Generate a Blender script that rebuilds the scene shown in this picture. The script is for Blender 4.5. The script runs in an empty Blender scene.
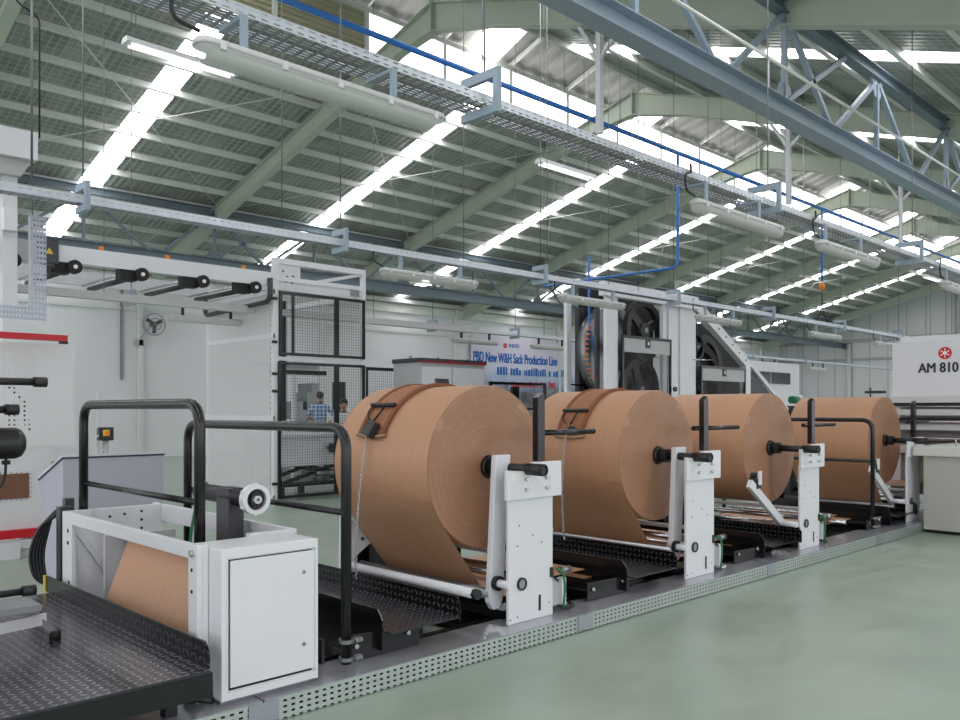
import bpy, math, random
from math import sin, cos, pi, radians, sqrt, atan2
from mathutils import Vector, Matrix
random.seed(7)
SC = bpy.context.scene
COL = SC.collection
# ------------------------------------------------------------------ materials
MATS = {}
def newmat(name):
    m = bpy.data.materials.new(name); m.use_nodes = True
    nt = m.node_tree; b = nt.nodes['Principled BSDF']
    return m, nt, b
def nd(nt, t, **k):
    n = nt.nodes.new(t)
    for a, v in k.items(): setattr(n, a, v)
    return n
def mth(nt, op, a, b=None, c=None):
    n = nt.nodes.new('ShaderNodeMath'); n.operation = op
    for i, v in enumerate((a, b, c)):
        if v is None: continue
        if isinstance(v, (int, float)): n.inputs[i].default_value = v
        else: nt.links.new(v, n.inputs[i])
    return n.outputs[0]
def pm(name, col, rough=.5, metal=0., var=.06, scale=6., bump=0., bscale=80., spec=.5, coat=0.):
    """painted / plain surface with slight procedural mottling"""
    m, nt, b = newmat(name)
    tc = nd(nt, 'ShaderNodeTexCoord'); no = nd(nt, 'ShaderNodeTexNoise')
    no.inputs['Scale'].default_value = scale; no.inputs['Detail'].default_value = 4
    nt.links.new(tc.outputs['Object'], no.inputs['Vector'])
    mx = nd(nt, 'ShaderNodeMix', data_type='RGBA')
    mx.inputs[6].default_value = (*[max(0, c*(1-var)) for c in col], 1)
    mx.inputs[7].default_value = (*[min(1, c*(1+var)) for c in col], 1)
    nt.links.new(no.outputs['Fac'], mx.inputs[0]); nt.links.new(mx.outputs[2], b.inputs['Base Color'])
    b.inputs['Roughness'].default_value = rough; b.inputs['Metallic'].default_value = metal
    b.inputs['Specular IOR Level'].default_value = spec
    b.inputs['Coat Weight'].default_value = coat
    if bump:
        n2 = nd(nt, 'ShaderNodeTexNoise'); n2.inputs['Scale'].default_value = bscale
        nt.links.new(tc.outputs['Object'], n2.inputs['Vector'])
        bp = nd(nt, 'ShaderNodeBump'); bp.inputs['Strength'].default_value = bump; bp.inputs['Distance'].default_value = .01
        nt.links.new(n2.outputs['Fac'], bp.inputs['Height']); nt.links.new(bp.outputs[0], b.inputs['Normal'])
    MATS[name] = m
    return m
def lin(r, g, b):
    f = lambda c: ((c/255+.055)/1.055)**2.4 if c > 10 else c/255/12.92
    return (f(r), f(g), f(b))
pm('white_paint', lin(216, 218, 222), .42, var=.03)
pm('white_gloss', lin(224, 226, 230), .3, var=.02)
pm('grey_paint', lin(182, 184, 186), .4, var=.03)
pm('warm_grey_paint', lin(176, 177, 170), .45, var=.03)
pm('lid_grey', lin(205, 207, 198), .45, var=.03)
pm('console_grey', lin(176, 178, 190), .5, var=.03)
pm('dark_edge', lin(52, 56, 92), .5)
pm('black_paint', lin(20, 21, 24), .22, var=.1)
pm('black_matte', lin(22, 22, 24), .65, var=.1)
pm('black_plastic', lin(30, 31, 33), .4, var=.1, bump=.1)
pm('dark_grey', lin(62, 64, 68), .45, var=.08)
pm('gear_dark', lin(52, 53, 56), .4, .4, var=.1)
pm('galv', lin(172, 178, 186), .38, .75, var=.12, scale=9)
pm('galv_lid', lin(172, 175, 182), .22, .45, var=.14, scale=5)
pm('steel', lin(200, 202, 205), .22, 1., var=.05)
pm('steel_dull', lin(140, 142, 145), .35, .9, var=.08)
pm('rafter_green', lin(184, 194, 178), .5, var=.06, scale=2)
pm('purlin_paint', lin(218, 222, 217), .5, var=.06, scale=2)
pm('truss_blue', lin(148, 164, 178), .45, var=.06, scale=2)
pm('truss_dark', lin(108, 124, 134), .5, var=.06, scale=2)
pm('bracket_blue', lin(150, 168, 182), .45, var=.05)
pm('pipe_blue', lin(52, 118, 200), .35, var=.05)
pm('red_paint', lin(196, 22, 36), .4, var=.04)
pm('yellow_paint', lin(215, 190, 70), .5)
pm('orange_paint', lin(230, 130, 30), .45)
pm('wall_paint', lin(226, 229, 232), .7, var=.02, scale=.6)
pm('sheet_inner', lin(150, 149, 146), .45, var=.12, scale=3, bump=.2, bscale=5)
pm('louver', lin(178, 176, 150), .6, var=.06)
pm('rubber', lin(26, 26, 27), .7)
pm('cable_black', lin(34, 35, 38), .5)
pm('cable_green', lin(40, 120, 78), .5)
pm('strap_brown', lin(166, 116, 86), .95, var=.55, scale=90, bump=.5, bscale=250)
pm('strap_edge', lin(136, 88, 62), .9, var=.25, scale=60)
pm('strap_frame', lin(168, 136, 110), .5, .3, var=.15)
pm('lamp_body', lin(200, 203, 202), .45, var=.04)
pm('gauge_glass', lin(138, 158, 150), .12, var=.1, scale=30)
pm('skin', lin(190, 142, 118), .6, var=.06, scale=20)
pm('hair', lin(26, 23, 23), .6)
pm('shirt_white', lin(215, 222, 228), .85)
pm('trousers', lin(40, 44, 58), .9)
pm('copper', lin(190, 120, 84), .4, .6, var=.1)
pm('glass_dark', lin(50, 54, 58), .1, var=.1)
pm('text_blue', lin(30, 105, 190), .6)
pm('text_black', lin(25, 25, 28), .5)
pm('text_red', lin(205, 30, 50), .6)
pm('label_white', lin(235, 235, 235), .5)

# floor: green epoxy, scuffed
def floor_mat():
    m, nt, b = newmat('floor_epoxy')
    tc = nd(nt, 'ShaderNodeTexCoord')
    def noise(s, d, st=(1, 1, 1)):
        mp = nd(nt, 'ShaderNodeMapping'); mp.inputs['Scale'].default_value = st
        nt.links.new(tc.outputs['Object'], mp.inputs[0])
        n = nd(nt, 'ShaderNodeTexNoise'); n.inputs['Scale'].default_value = s; n.inputs['Detail'].default_value = d
        nt.links.new(mp.outputs[0], n.inputs['Vector']); return n.outputs['Fac']
    a = noise(.7, 6); c = noise(2.2, 8, (1, 2.2, 1))
    f = mth(nt, 'ADD', mth(nt, 'MULTIPLY', a, .6), mth(nt, 'MULTIPLY', c, .4))
    r = nd(nt, 'ShaderNodeValToRGB'); nt.links.new(f, r.inputs[0])
    e = r.color_ramp.elements
    e[0].position = .36; e[0].color = (*lin(141, 158, 143), 1)
    e[1].position = .64; e[1].color = (*lin(162, 178, 163), 1)
    x = r.color_ramp.elements.new(.5); x.color = (*lin(152, 169, 153), 1)
    nt.links.new(r.outputs[0], b.inputs['Base Color'])
    b.inputs['Roughness'].default_value = .33
    rr = mth(nt, 'ADD', mth(nt, 'MULTIPLY', c, .25), .22); nt.links.new(rr, b.inputs['Roughness'])
    bp = nd(nt, 'ShaderNodeBump'); bp.inputs['Strength'].default_value = .08; bp.inputs['Distance'].default_value = .02
    nt.links.new(noise(9, 3), bp.inputs['Height']); nt.links.new(bp.outputs[0], b.inputs['Normal'])
    MATS['floor'] = m
floor_mat()
# corrugated roof insulation seen from below: foil behind wire mesh
def roof_mat():
    m, nt, b = newmat('roof_foil')
    tc = nd(nt, 'ShaderNodeTexCoord'); sp = nd(nt, 'ShaderNodeSeparateXYZ'); nt.links.new(tc.outputs['Object'], sp.inputs[0])
    def line(o, p, w):
        f = mth(nt, 'FRACT', mth(nt, 'DIVIDE', o, p))
        return mth(nt, 'LESS_THAN', mth(nt, 'ABSOLUTE', mth(nt, 'SUBTRACT', f, .5)), w)
    mesh = mth(nt, 'MAXIMUM', line(sp.outputs[0], .16, .09), line(sp.outputs[1], .16, .09))
    n = nd(nt, 'ShaderNodeTexNoise'); n.inputs['Scale'].default_value = 1.6; n.inputs['Detail'].default_value = 7
    nt.links.new(tc.outputs['Object'], n.inputs['Vector'])
    r = nd(nt, 'ShaderNodeValToRGB'); nt.links.new(n.outputs['Fac'], r.inputs[0])
    r.color_ramp.elements[0].position = .3; r.color_ramp.elements[0].color = (*lin(126, 131, 126), 1)
    r.color_ramp.elements[1].position = .7; r.color_ramp.elements[1].color = (*lin(170, 173, 168), 1)
    mx = nd(nt, 'ShaderNodeMix', data_type='RGBA'); nt.links.new(mth(nt, 'MULTIPLY', mesh, .55), mx.inputs[0])
    nt.links.new(r.outputs[0], mx.inputs[6]); mx.inputs[7].default_value = (*lin(198, 203, 194), 1)
    nt.links.new(mx.outputs[2], b.inputs['Base Color'])
    b.inputs['Roughness'].default_value = .45; b.inputs['Metallic'].default_value = .1
    w = mth(nt, 'SINE', mth(nt, 'MULTIPLY', sp.outputs[0], 2*pi/.19))
    bp = nd(nt, 'ShaderNodeBump'); bp.inputs['Strength'].default_value = .6; bp.inputs['Distance'].default_value = .02
    nt.links.new(mth(nt, 'ADD', w, mth(nt, 'MULTIPLY', n.outputs['Fac'], 4)), bp.inputs['Height']); nt.links.new(bp.outputs[0], b.inputs['Normal'])
    MATS['roof_foil'] = m
roof_mat()
def emit(name, col, s):
    m, nt, b = newmat(name)
    b.inputs['Base Color'].default_value = (*col, 1); b.inputs['Emission Color'].default_value = (*col, 1)
    b.inputs['Emission Strength'].default_value = s; b.inputs['Roughness'].default_value = .5
    MATS[name] = m
emit('skylight', (1., .965, 1.), 7.5)
emit('window_glow', (1., .98, .97), 3.4)
emit('tube_glow', (.95, 1., .97), .9)
# perforated galvanised sheet, real holes
def perf(name, a, pa, wa, c, pc, wc, base='galv', off=0., col=(172, 178, 186), metal=.75, rough=.38, inv=False, stag=False):
    m, nt, b = newmat(name)
    tc = nd(nt, 'ShaderNodeTexCoord'); sp = nd(nt, 'ShaderNodeSeparateXYZ'); nt.links.new(tc.outputs['Object'], sp.inputs[0])
    u = mth(nt, 'DIVIDE', sp.outputs[a], pa); v = mth(nt, 'ADD', mth(nt, 'DIVIDE', sp.outputs[c], pc), off)
    if stag: u = mth(nt, 'ADD', u, mth(nt, 'MULTIPLY', mth(nt, 'MODULO', mth(nt, 'FLOOR', v), 2.), .5))
    fu = mth(nt, 'ABSOLUTE', mth(nt, 'SUBTRACT', mth(nt, 'FRACT', u), .5)); fv = mth(nt, 'ABSOLUTE', mth(nt, 'SUBTRACT', mth(nt, 'FRACT', v), .5))
    hole = mth(nt, 'MULTIPLY', mth(nt, 'LESS_THAN', fu, wa), mth(nt, 'LESS_THAN', fv, wc))
    n = nd(nt, 'ShaderNodeTexNoise'); n.inputs['Scale'].default_value = 8; nt.links.new(tc.outputs['Object'], n.inputs['Vector'])
    mx = nd(nt, 'ShaderNodeMix', data_type='RGBA'); nt.links.new(n.outputs['Fac'], mx.inputs[0])
    c0 = lin(*col); mx.inputs[6].default_value = (*[q*.88 for q in c0], 1); mx.inputs[7].default_value = (*[min(1, q*1.1) for q in c0], 1)
    nt.links.new(mx.outputs[2], b.inputs['Base Color'])
    b.inputs['Roughness'].default_value = rough; b.inputs['Metallic'].default_value = metal
    nt.links.new(mth(nt, 'SUBTRACT', 1., hole), b.inputs['Alpha'])
    MATS[name] = m
perf('perf_face', 0, .048, .24, 2, .03, .2, col=(188, 198, 194), metal=.5, off=.25)
perf('perf_tray_side', 0, .075, .27, 2, .03, .16, col=(214, 220, 230), metal=.3)
perf('perf_tray_floor', 0, .075, .36, 1, .032, .3, col=(160, 164, 170))
perf('perf_tray_vertical', 0, .03, .24, 2, .05, .2, col=(172, 177, 190), metal=.4)
# wire mesh
def mesh_mat(name, a, c, p, w, col, rough=.5):
    m, nt, b = newmat(name)
    tc = nd(nt, 'ShaderNodeTexCoord'); sp = nd(nt, 'ShaderNodeSeparateXYZ'); nt.links.new(tc.outputs['Object'], sp.inputs[0])
    def line(o):
        f = mth(nt, 'FRACT', mth(nt, 'DIVIDE', o, p)); return mth(nt, 'LESS_THAN', f, w/p)
    k = mth(nt, 'MAXIMUM', line(sp.outputs[a]), line(sp.outputs[c]))
    nt.links.new(k, b.inputs['Alpha']); b.inputs['Base Color'].default_value = (*lin(*col), 1); b.inputs['Roughness'].default_value = rough
    n = nd(nt, 'ShaderNodeTexNoise'); n.inputs['Scale'].default_value = 3
    MATS[name] = m
mesh_mat('mesh_black', 0, 2, .05, .0045, (96, 100, 102))
mesh_mat('mesh_white', 0, 2, .05, .03, (222, 224, 226))
mesh_mat('mesh_white_side', 1, 2, .045, .028, (214, 216, 218))
# diamond tread plate
def tread(name, col, raised_col, p=.05):
    m, nt, b = newmat(name)
    tc = nd(nt, 'ShaderNodeTexCoord'); sp = nd(nt, 'ShaderNodeSeparateXYZ'); nt.links.new(tc.outputs['Object'], sp.inputs[0])
    yz = mth(nt, 'ADD', sp.outputs[1], sp.outputs[2])
    u = mth(nt, 'DIVIDE', mth(nt, 'ADD', sp.outputs[0], sp.outputs[2]), p); v = mth(nt, 'DIVIDE', sp.outputs[1], p)
    if True:
        ux = mth(nt, 'FLOOR', u); vx = mth(nt, 'FLOOR', v)
        par = mth(nt, 'SUBTRACT', mth(nt, 'MULTIPLY', mth(nt, 'ABSOLUTE', mth(nt, 'MODULO', mth(nt, 'ADD', ux, vx), 2.)), 2.), 1.)
        fu = mth(nt, 'SUBTRACT', mth(nt, 'FRACT', u), .5); fv = mth(nt, 'SUBTRACT', mth(nt, 'FRACT', v), .5)
        fu2 = mth(nt, 'MULTIPLY', fu, par)
        A = mth(nt, 'ADD', fu2, fv); B = mth(nt, 'SUBTRACT', fu2, fv)
        d = mth(nt, 'ADD', mth(nt, 'POWER', mth(nt, 'DIVIDE', A, .62), 2.), mth(nt, 'POWER', mth(nt, 'DIVIDE', B, .24), 2.))
    h = mth(nt, 'SUBTRACT', 1., mth(nt, 'MINIMUM', d, 1.))
    hs = mth(nt, 'MINIMUM', mth(nt, 'MULTIPLY', h, 2.2), 1.)
    mx = nd(nt, 'ShaderNodeMix', data_type='RGBA'); nt.links.new(hs, mx.inputs[0])
    mx.inputs[6].default_value = (*lin(*col), 1); mx.inputs[7].default_value = (*lin(*raised_col), 1)  # raised diamonds get a lighter colour than the plate
    nt.links.new(mx.outputs[2], b.inputs['Base Color'])
    b.inputs['Metallic'].default_value = .65; b.inputs['Roughness'].default_value = .26
    bp = nd(nt, 'ShaderNodeBump'); bp.inputs['Strength'].default_value = 1.; bp.inputs['Distance'].default_value = .004
    nt.links.new(hs, bp.inputs['Height']); nt.links.new(bp.outputs[0], b.inputs['Normal'])
    MATS[name] = m
tread('tread_dark', (70, 71, 77), (168, 169, 176), .045); tread('tread_black', (28, 29, 31), (84, 85, 90), .045); tread('tread_alu', (150, 152, 156), (190, 192, 196), .035)
# kraft paper: plain wound surface, and end face with winding rings round the roll axis (object origin lies under it)
def kraft(name, rings):
    m, nt, b = newmat(name)
    tc = nd(nt, 'ShaderNodeTexCoord'); sp = nd(nt, 'ShaderNodeSeparateXYZ'); nt.links.new(tc.outputs['Object'], sp.inputs[0])
    n = nd(nt, 'ShaderNodeTexNoise')
    r = nd(nt, 'ShaderNodeValToRGB')
    if rings:
        z = mth(nt, 'SUBTRACT', sp.outputs[2], 1.19)
        rad = mth(nt, 'SQRT', mth(nt, 'ADD', mth(nt, 'MULTIPLY', sp.outputs[0], sp.outputs[0]), mth(nt, 'MULTIPLY', z, z)))
        ang = mth(nt, 'ARCTAN2', z, sp.outputs[0])
        cb = nd(nt, 'ShaderNodeCombineXYZ'); nt.links.new(mth(nt, 'MULTIPLY', rad, 42.), cb.inputs[0]); nt.links.new(mth(nt, 'MULTIPLY', ang, .7), cb.inputs[1])
        nt.links.new(cb.outputs[0], n.inputs['Vector']); n.inputs['Scale'].default_value = 1.; n.inputs['Detail'].default_value = 5
        cb2 = nd(nt, 'ShaderNodeCombineXYZ'); nt.links.new(mth(nt, 'MULTIPLY', rad, 6.), cb2.inputs[0]); nt.links.new(mth(nt, 'MULTIPLY', ang, 5.), cb2.inputs[1])
        n2 = nd(nt, 'ShaderNodeTexNoise'); n2.inputs['Scale'].default_value = 1.; n2.inputs['Detail'].default_value = 6; nt.links.new(cb2.outputs[0], n2.inputs['Vector'])
        edge = mth(nt, 'MAXIMUM', mth(nt, 'MULTIPLY', mth(nt, 'SUBTRACT', rad, .42), 2.5), 0.)
        scuff = mth(nt, 'MULTIPLY', mth(nt, 'MAXIMUM', mth(nt, 'SUBTRACT', n2.outputs['Fac'], .56), 0.), mth(nt, 'MULTIPLY', edge, 4.))
        fac = mth(nt, 'ADD', mth(nt, 'ADD', mth(nt, 'MULTIPLY', n.outputs['Fac'], .7), mth(nt, 'MULTIPLY', n2.outputs['Fac'], .3)), scuff)
        nt.links.new(fac, r.inputs[0]); e = r.color_ramp.elements
        e[0].position = .25; e[0].color = (*lin(154, 112, 85), 1); e[1].position = .85; e[1].color = (*lin(192, 154, 130), 1)
        x = e.new(.6); x.color = (*lin(166, 124, 96), 1)
        b.inputs['Roughness'].default_value = .45
    else:
        mp = nd(nt, 'ShaderNodeMapping'); mp.inputs['Scale'].default_value = (1.5, 40, 1.5); nt.links.new(tc.outputs['Object'], mp.inputs[0])
        nt.links.new(mp.outputs[0], n.inputs['Vector']); n.inputs['Scale'].default_value = 1.; n.inputs['Detail'].default_value = 5
        nt.links.new(n.outputs['Fac'], r.inputs[0]); e = r.color_ramp.elements
        e[0].position = .3; e[0].color = (*lin(183, 139, 107), 1); e[1].position = .7; e[1].color = (*lin(190, 145, 112), 1)
        b.inputs['Roughness'].default_value = .55
    nt.links.new(r.outputs[0], b.inputs['Base Color'])
    MATS[name] = m
kraft('kraft', False); kraft('kraft_end', True)
def check_mat():
    m, nt, b = newmat('shirt_check')
    tc = nd(nt, 'ShaderNodeTexCoord'); sp = nd(nt, 'ShaderNodeSeparateXYZ'); nt.links.new(tc.outputs['Object'], sp.inputs[0])
    k = None
    for o in (0, 2):
        l = mth(nt, 'LESS_THAN', mth(nt, 'FRACT', mth(nt, 'DIVIDE', sp.outputs[o], .09)), .28); k = l if k is None else mth(nt, 'MAXIMUM', k, l)
    mx = nd(nt, 'ShaderNodeMix', data_type='RGBA'); nt.links.new(k, mx.inputs[0])
    mx.inputs[6].default_value = (*lin(88, 122, 168), 1); mx.inputs[7].default_value = (*lin(190, 206, 222), 1)
    nt.links.new(mx.outputs[2], b.inputs['Base Color']); b.inputs['Roughness'].default_value = .9
    MATS['shirt_check'] = m
check_mat()
def banner_mat():
    # printed banner: pale sky over a blue-white hall and dark crowd, all noise
    m, nt, b = newmat('banner_print')
    tc = nd(nt, 'ShaderNodeTexCoord'); sp = nd(nt, 'ShaderNodeSeparateXYZ'); nt.links.new(tc.outputs['Object'], sp.inputs[0])
    n = nd(nt, 'ShaderNodeTexNoise'); n.inputs['Scale'].default_value = 1.7; n.inputs['Detail'].default_value = 8; nt.links.new(tc.outputs['Object'], n.inputs['Vector'])
    z = mth(nt, 'ADD', sp.outputs[2], mth(nt, 'MULTIPLY', mth(nt, 'SUBTRACT', n.outputs['Fac'], .5), 1.1))
    r = nd(nt, 'ShaderNodeValToRGB'); r.color_ramp.interpolation = 'LINEAR'
    nt.links.new(mth(nt, 'DIVIDE', z, 4.4), r.inputs[0]); e = r.color_ramp.elements
    e[0].position = 0.; e[0].color = (*lin(120, 130, 128), 1); e[1].position = 1.; e[1].color = (*lin(226, 220, 236), 1)
    for p, c in ((.22, (120, 128, 130)), (.32, (50, 62, 78)), (.40, (58, 66, 84)), (.47, (150, 165, 190)), (.60, (190, 205, 228)), (.68, (218, 218, 236))):
        x = e.new(p); x.color = (*lin(*c), 1)
    v = nd(nt, 'ShaderNodeTexVoronoi'); v.inputs['Scale'].default_value = 2.6; nt.links.new(tc.outputs['Object'], v.inputs['Vector'])
    low = mth(nt, 'LESS_THAN', z, 1.9)
    mx = nd(nt, 'ShaderNodeMix', data_type='RGBA'); nt.links.new(mth(nt, 'MULTIPLY', low, .45), mx.inputs[0])
    hs = nd(nt, 'ShaderNodeHueSaturation'); hs.inputs['Saturation'].default_value = .35; hs.inputs['Value'].default_value = .6
    nt.links.new(v.outputs['Color'], hs.inputs['Color'])
    nt.links.new(r.outputs[0], mx.inputs[6]); nt.links.new(hs.outputs[0], mx.inputs[7])
    nt.links.new(mx.outputs[2], b.inputs['Base Color']); b.inputs['Roughness'].default_value = .6
    MATS['banner_print'] = m
banner_mat()
def clear_mat(name, col, alpha, rough=.15):
    m, nt, b = newmat(name)
    b.inputs['Base Color'].default_value = (*lin(*col), 1); b.inputs['Alpha'].default_value = alpha; b.inputs['Roughness'].default_value = rough
    MATS[name] = m
clear_mat('diffuser', (205, 210, 205), .62, .2)
clear_mat('smoked_pane', (14, 14, 15), .16, .35)
clear_mat('fan_guard', (120, 125, 130), .22, .4)

# ------------------------------------------------------------------ mesh builder
class MB:
    def __init__(s): s.v = []; s.f = []; s.sm = []; s.nb = 0
    def add(s, vs, fs, smooth=False):
        o = len(s.v); s.v += [tuple(p) for p in vs]
        for f in fs: s.f.append(tuple(i+o for i in f)); s.sm.append(smooth)
        return s
    def box(s, x0, x1, y0, y1, z0, z1):
        if x0 > x1: x0, x1 = x1, x0
        if y0 > y1: y0, y1 = y1, y0
        if z0 > z1: z0, z1 = z1, z0
        e = .00035*min(s.nb, 12); s.nb += 1
        if e < min(x1-x0, y1-y0, z1-z0)*.3: x0 += e; y0 += e; z0 += e; x1 -= e; y1 -= e; z1 -= e
        return s.add([(x0, y0, z0), (x1, y0, z0), (x1, y1, z0), (x0, y1, z0), (x0, y0, z1), (x1, y0, z1), (x1, y1, z1), (x0, y1, z1)],
                     [(0, 3, 2, 1), (4, 5, 6, 7), (0, 1, 5, 4), (1, 2, 6, 5), (2, 3, 7, 6), (3, 0, 4, 7)])
    def bar(s, p0, p1, w, h, up=(0, 0, 1)):
        """box beam from p0 to p1: w across, h along 'up'"""
        a = Vector(p0); b = Vector(p1); d = (b-a).normalized(); u = Vector(up); r = d.cross(u)
        if r.length < 1e-4: r = d.cross(Vector((1, 0, 0)))
        r.normalize(); u = r.cross(d).normalized(); r *= w/2; u *= h/2
        vs = [a-r-u, a+r-u, a+r+u, a-r+u, b-r-u, b+r-u, b+r+u, b-r+u]
        return s.add(vs, [(3, 2, 1, 0), (4, 5, 6, 7), (0, 1, 5, 4), (1, 2, 6, 5), (2, 3, 7, 6), (3, 0, 4, 7)])
    def ibeam(s, p0, p1, w, h, t=.012):
        a = Vector(p0); b = Vector(p1); up = Vector((0, 0, 1)); d = (b-a).normalized(); r = d.cross(up).normalized(); u = r.cross(d)
        s.bar(p0, p1, t, h-2*t)
        for q in (1, -1): s.bar(a+u*q*(h/2-t/2), b+u*q*(h/2-t/2), w, t)
        return s
    def sweep(s, pts, r, n=10, cap=True):
        P = [Vector(p) for p in pts]; vs = []; fs = []
        rr = r if isinstance(r, (list, tuple)) else [r]*len(P)
        t0 = (P[1]-P[0]).normalized(); ref = Vector((0, 0, 1)) if abs(t0.z) < .9 else Vector((1, 0, 0)); nrm = t0.cross(ref).normalized()
        for i, p in enumerate(P):
            t = (P[min(i+1, len(P)-1)]-P[max(i-1, 0)]).normalized()
            nrm = (nrm-t*nrm.dot(t)).normalized(); bn = t.cross(nrm)
            for k in range(n):
                a = 2*pi*k/n; vs.append(p+(nrm*cos(a)+bn*sin(a))*rr[i])
        for i in range(len(P)-1):
            for k in range(n):
                fs.append((i*n+k, i*n+(k+1) % n, (i+1)*n+(k+1) % n, (i+1)*n+k))
        s.add(vs, fs, True)
        if cap:
            o = len(s.v)-len(vs); s.f.append(tuple(o+k for k in reversed(range(n)))); s.sm.append(False)
            s.f.append(tuple(o+(len(P)-1)*n+k for k in range(n))); s.sm.append(False)
        return s
    def cyl(s, p0, p1, r, n=16, r2=None): return s.sweep([p0, p1], [r, r if r2 is None else r2], n)
    def ring(s, c, ax, ro, ri, w, n=32):
        """annulus centred c, axis unit vector ax, width w"""
        c = Vector(c); ax = Vector(ax).normalized(); u = ax.orthogonal().normalized(); v = ax.cross(u); vs = []; fs = []
        for k in range(n):
            a = 2*pi*k/n; d = u*cos(a)+v*sin(a)
            vs += [c+d*ro-ax*w/2, c+d*ro+ax*w/2, c+d*ri+ax*w/2, c+d*ri-ax*w/2]
        for k in range(n):
            a = 4*k; b = 4*((k+1) % n)
            for j in range(4): fs.append((a+j, b+j, b+(j+1) % 4, a+(j+1) % 4))
        return s.add(vs, fs, False)
    def prism(s, poly, ax, a0, a1):
        """poly of 2-D points extruded along axis ax ('x','y','z'); 2-D coords are the two others in order"""
        def P(p, a): return (a, p[0], p[1]) if ax == 'x' else (p[0], a, p[1]) if ax == 'y' else (p[0], p[1], a)
        n = len(poly); vs = [P(p, a0) for p in poly]+[P(p, a1) for p in poly]
        fs = [tuple(range(n)), tuple(reversed(range(n, 2*n)))]+[(k, k+n, (k+1) % n+n, (k+1) % n) for k in range(n)]
        return s.add(vs, fs)
    def ball(s, c, r, sc=(1, 1, 1), n=12, m=8):
        vs = []; fs = []
        for i in range(m+1):
            th = pi*i/m
            for k in range(n):
                a = 2*pi*k/n; vs.append((c[0]+r*sc[0]*sin(th)*cos(a), c[1]+r*sc[1]*sin(th)*sin(a), c[2]+r*sc[2]*cos(th)))
        for i in range(m):
            for k in range(n): fs.append((i*n+k, (i+1)*n+k, (i+1)*n+(k+1) % n, i*n+(k+1) % n))
        return s.add(vs, fs, True)
    def build(s, name, mat, parent=None, bevel=0, solid=0):
        me = bpy.data.meshes.new(name)
        o = bpy.data.objects.new(name, me); COL.objects.link(o)
        off = Vector((0, 0, 0))
        if parent is not None: o.parent = parent; off = WL.get(parent.name, Vector((0, 0, 0)))
        WL[o.name] = off
        me.from_pydata([(p[0]-off.x, p[1]-off.y, p[2]-off.z) for p in s.v], [], s.f)
        me.polygons.foreach_set('use_smooth', s.sm); me.update()
        import bmesh
        bm = bmesh.new(); bm.from_mesh(me); bmesh.ops.recalc_face_normals(bm, faces=bm.faces); bm.to_mesh(me); bm.free()
        me.materials.append(MATS[mat])
        if bevel:
            b = o.modifiers.new('edge', 'BEVEL'); b.width = bevel; b.segments = 2; b.limit_method = 'ANGLE'; b.angle_limit = radians(50)
        return o
WL = {}
def setp(o, label=None, cat=None, group=None, kind=None):
    if label: o['label'] = label
    if cat: o['category'] = cat
    if group: o['group'] = group
    if kind: o['kind'] = kind
    return o
def thing(name, label, cat, loc=(0, 0, 0), group=None, kind=None):
    o = bpy.data.objects.new(name, None); COL.objects.link(o); o.location = loc; o.empty_display_size = .1
    WL[o.name] = Vector(loc); return setp(o, label, cat, group, kind)
def solo(mb, name, mat, label, cat, loc=(0, 0, 0), group=None, kind=None, bevel=0):
    """a top-level thing that is one mesh, its origin at loc"""
    mb.v = [(p[0]-loc[0], p[1]-loc[1], p[2]-loc[2]) for p in mb.v]
    o = mb.build(name, mat, None, bevel); o.location = loc; WL[o.name] = Vector(loc)
    return setp(o, label, cat, group, kind)
def dup(root, delta, label=None, group=None):
    r = root.copy(); COL.objects.link(r); r.location = root.location+Vector(delta)
    if label: r['label'] = label
    if group: r['group'] = group
    for ch in list(root.children):
        c = ch.copy(); COL.objects.link(c); c.parent = r
        for g in list(ch.children):
            d = g.copy(); COL.objects.link(d); d.parent = c
    return r
def rounded(pts, r, n=6):
    """polyline with corners rounded to radius r"""
    P = [Vector(p) for p in pts]; out = [P[0]]
    for i in range(1, len(P)-1):
        a = (P[i-1]-P[i]); b = (P[i+1]-P[i]); rr = min(r, a.length*.45, b.length*.45)
        p0 = P[i]+a.normalized()*rr; p2 = P[i]+b.normalized()*rr
        for k in range(n+1):
            t = k/n; out.append(p0*(1-t)**2+P[i]*2*t*(1-t)+p2*t*t)
    out.append(P[-1]); return out
def text(name, body, size, mat, parent, loc, rot, depth=.004, align='LEFT', xs=1., bold=0.):
    c = bpy.data.curves.new(name, 'FONT'); c.body = body; c.size = size; c.extrude = depth; c.align_x = align
    o = bpy.data.objects.new(name, c); COL.objects.link(o); o.data.materials.append(MATS[mat])
    bpy.context.view_layer.update(); dg = bpy.context.evaluated_depsgraph_get()
    me = bpy.data.meshes.new_from_object(o.evaluated_get(dg)); bpy.data.objects.remove(o)
    nv = len(me.vertices); base = [tuple(v.co) for v in me.vertices]; fc = [tuple(q.vertices) for q in me.polygons]
    sh = [(-bold, 0), (bold, 0), (0, -bold*.5), (0, bold*.5)] if bold else [(0, 0)]; m2 = bpy.data.meshes.new(name)
    m2.from_pydata([(x+a, y+b, z+i*.0003) for i, (a, b) in enumerate(sh) for (x, y, z) in base], [], [tuple(k+i*nv for k in f) for i in range(len(sh)) for f in fc]); m2.materials.append(MATS[mat]); me = m2
    wd_ = max(v.co.x for v in me.vertices)-min(v.co.x for v in me.vertices)
    o = bpy.data.objects.new(name, me); COL.objects.link(o)
    o.parent = parent; o.location = Vector(loc)-WL[parent.name]; o.rotation_euler = rot; o.scale = (xs/wd_, 1, 1)
    return o
def struct(mb, name, mat, label=None):
    o = mb.build(name, mat); o['kind'] = 'structure'
    if label: o['label'] = label
    return o


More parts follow.
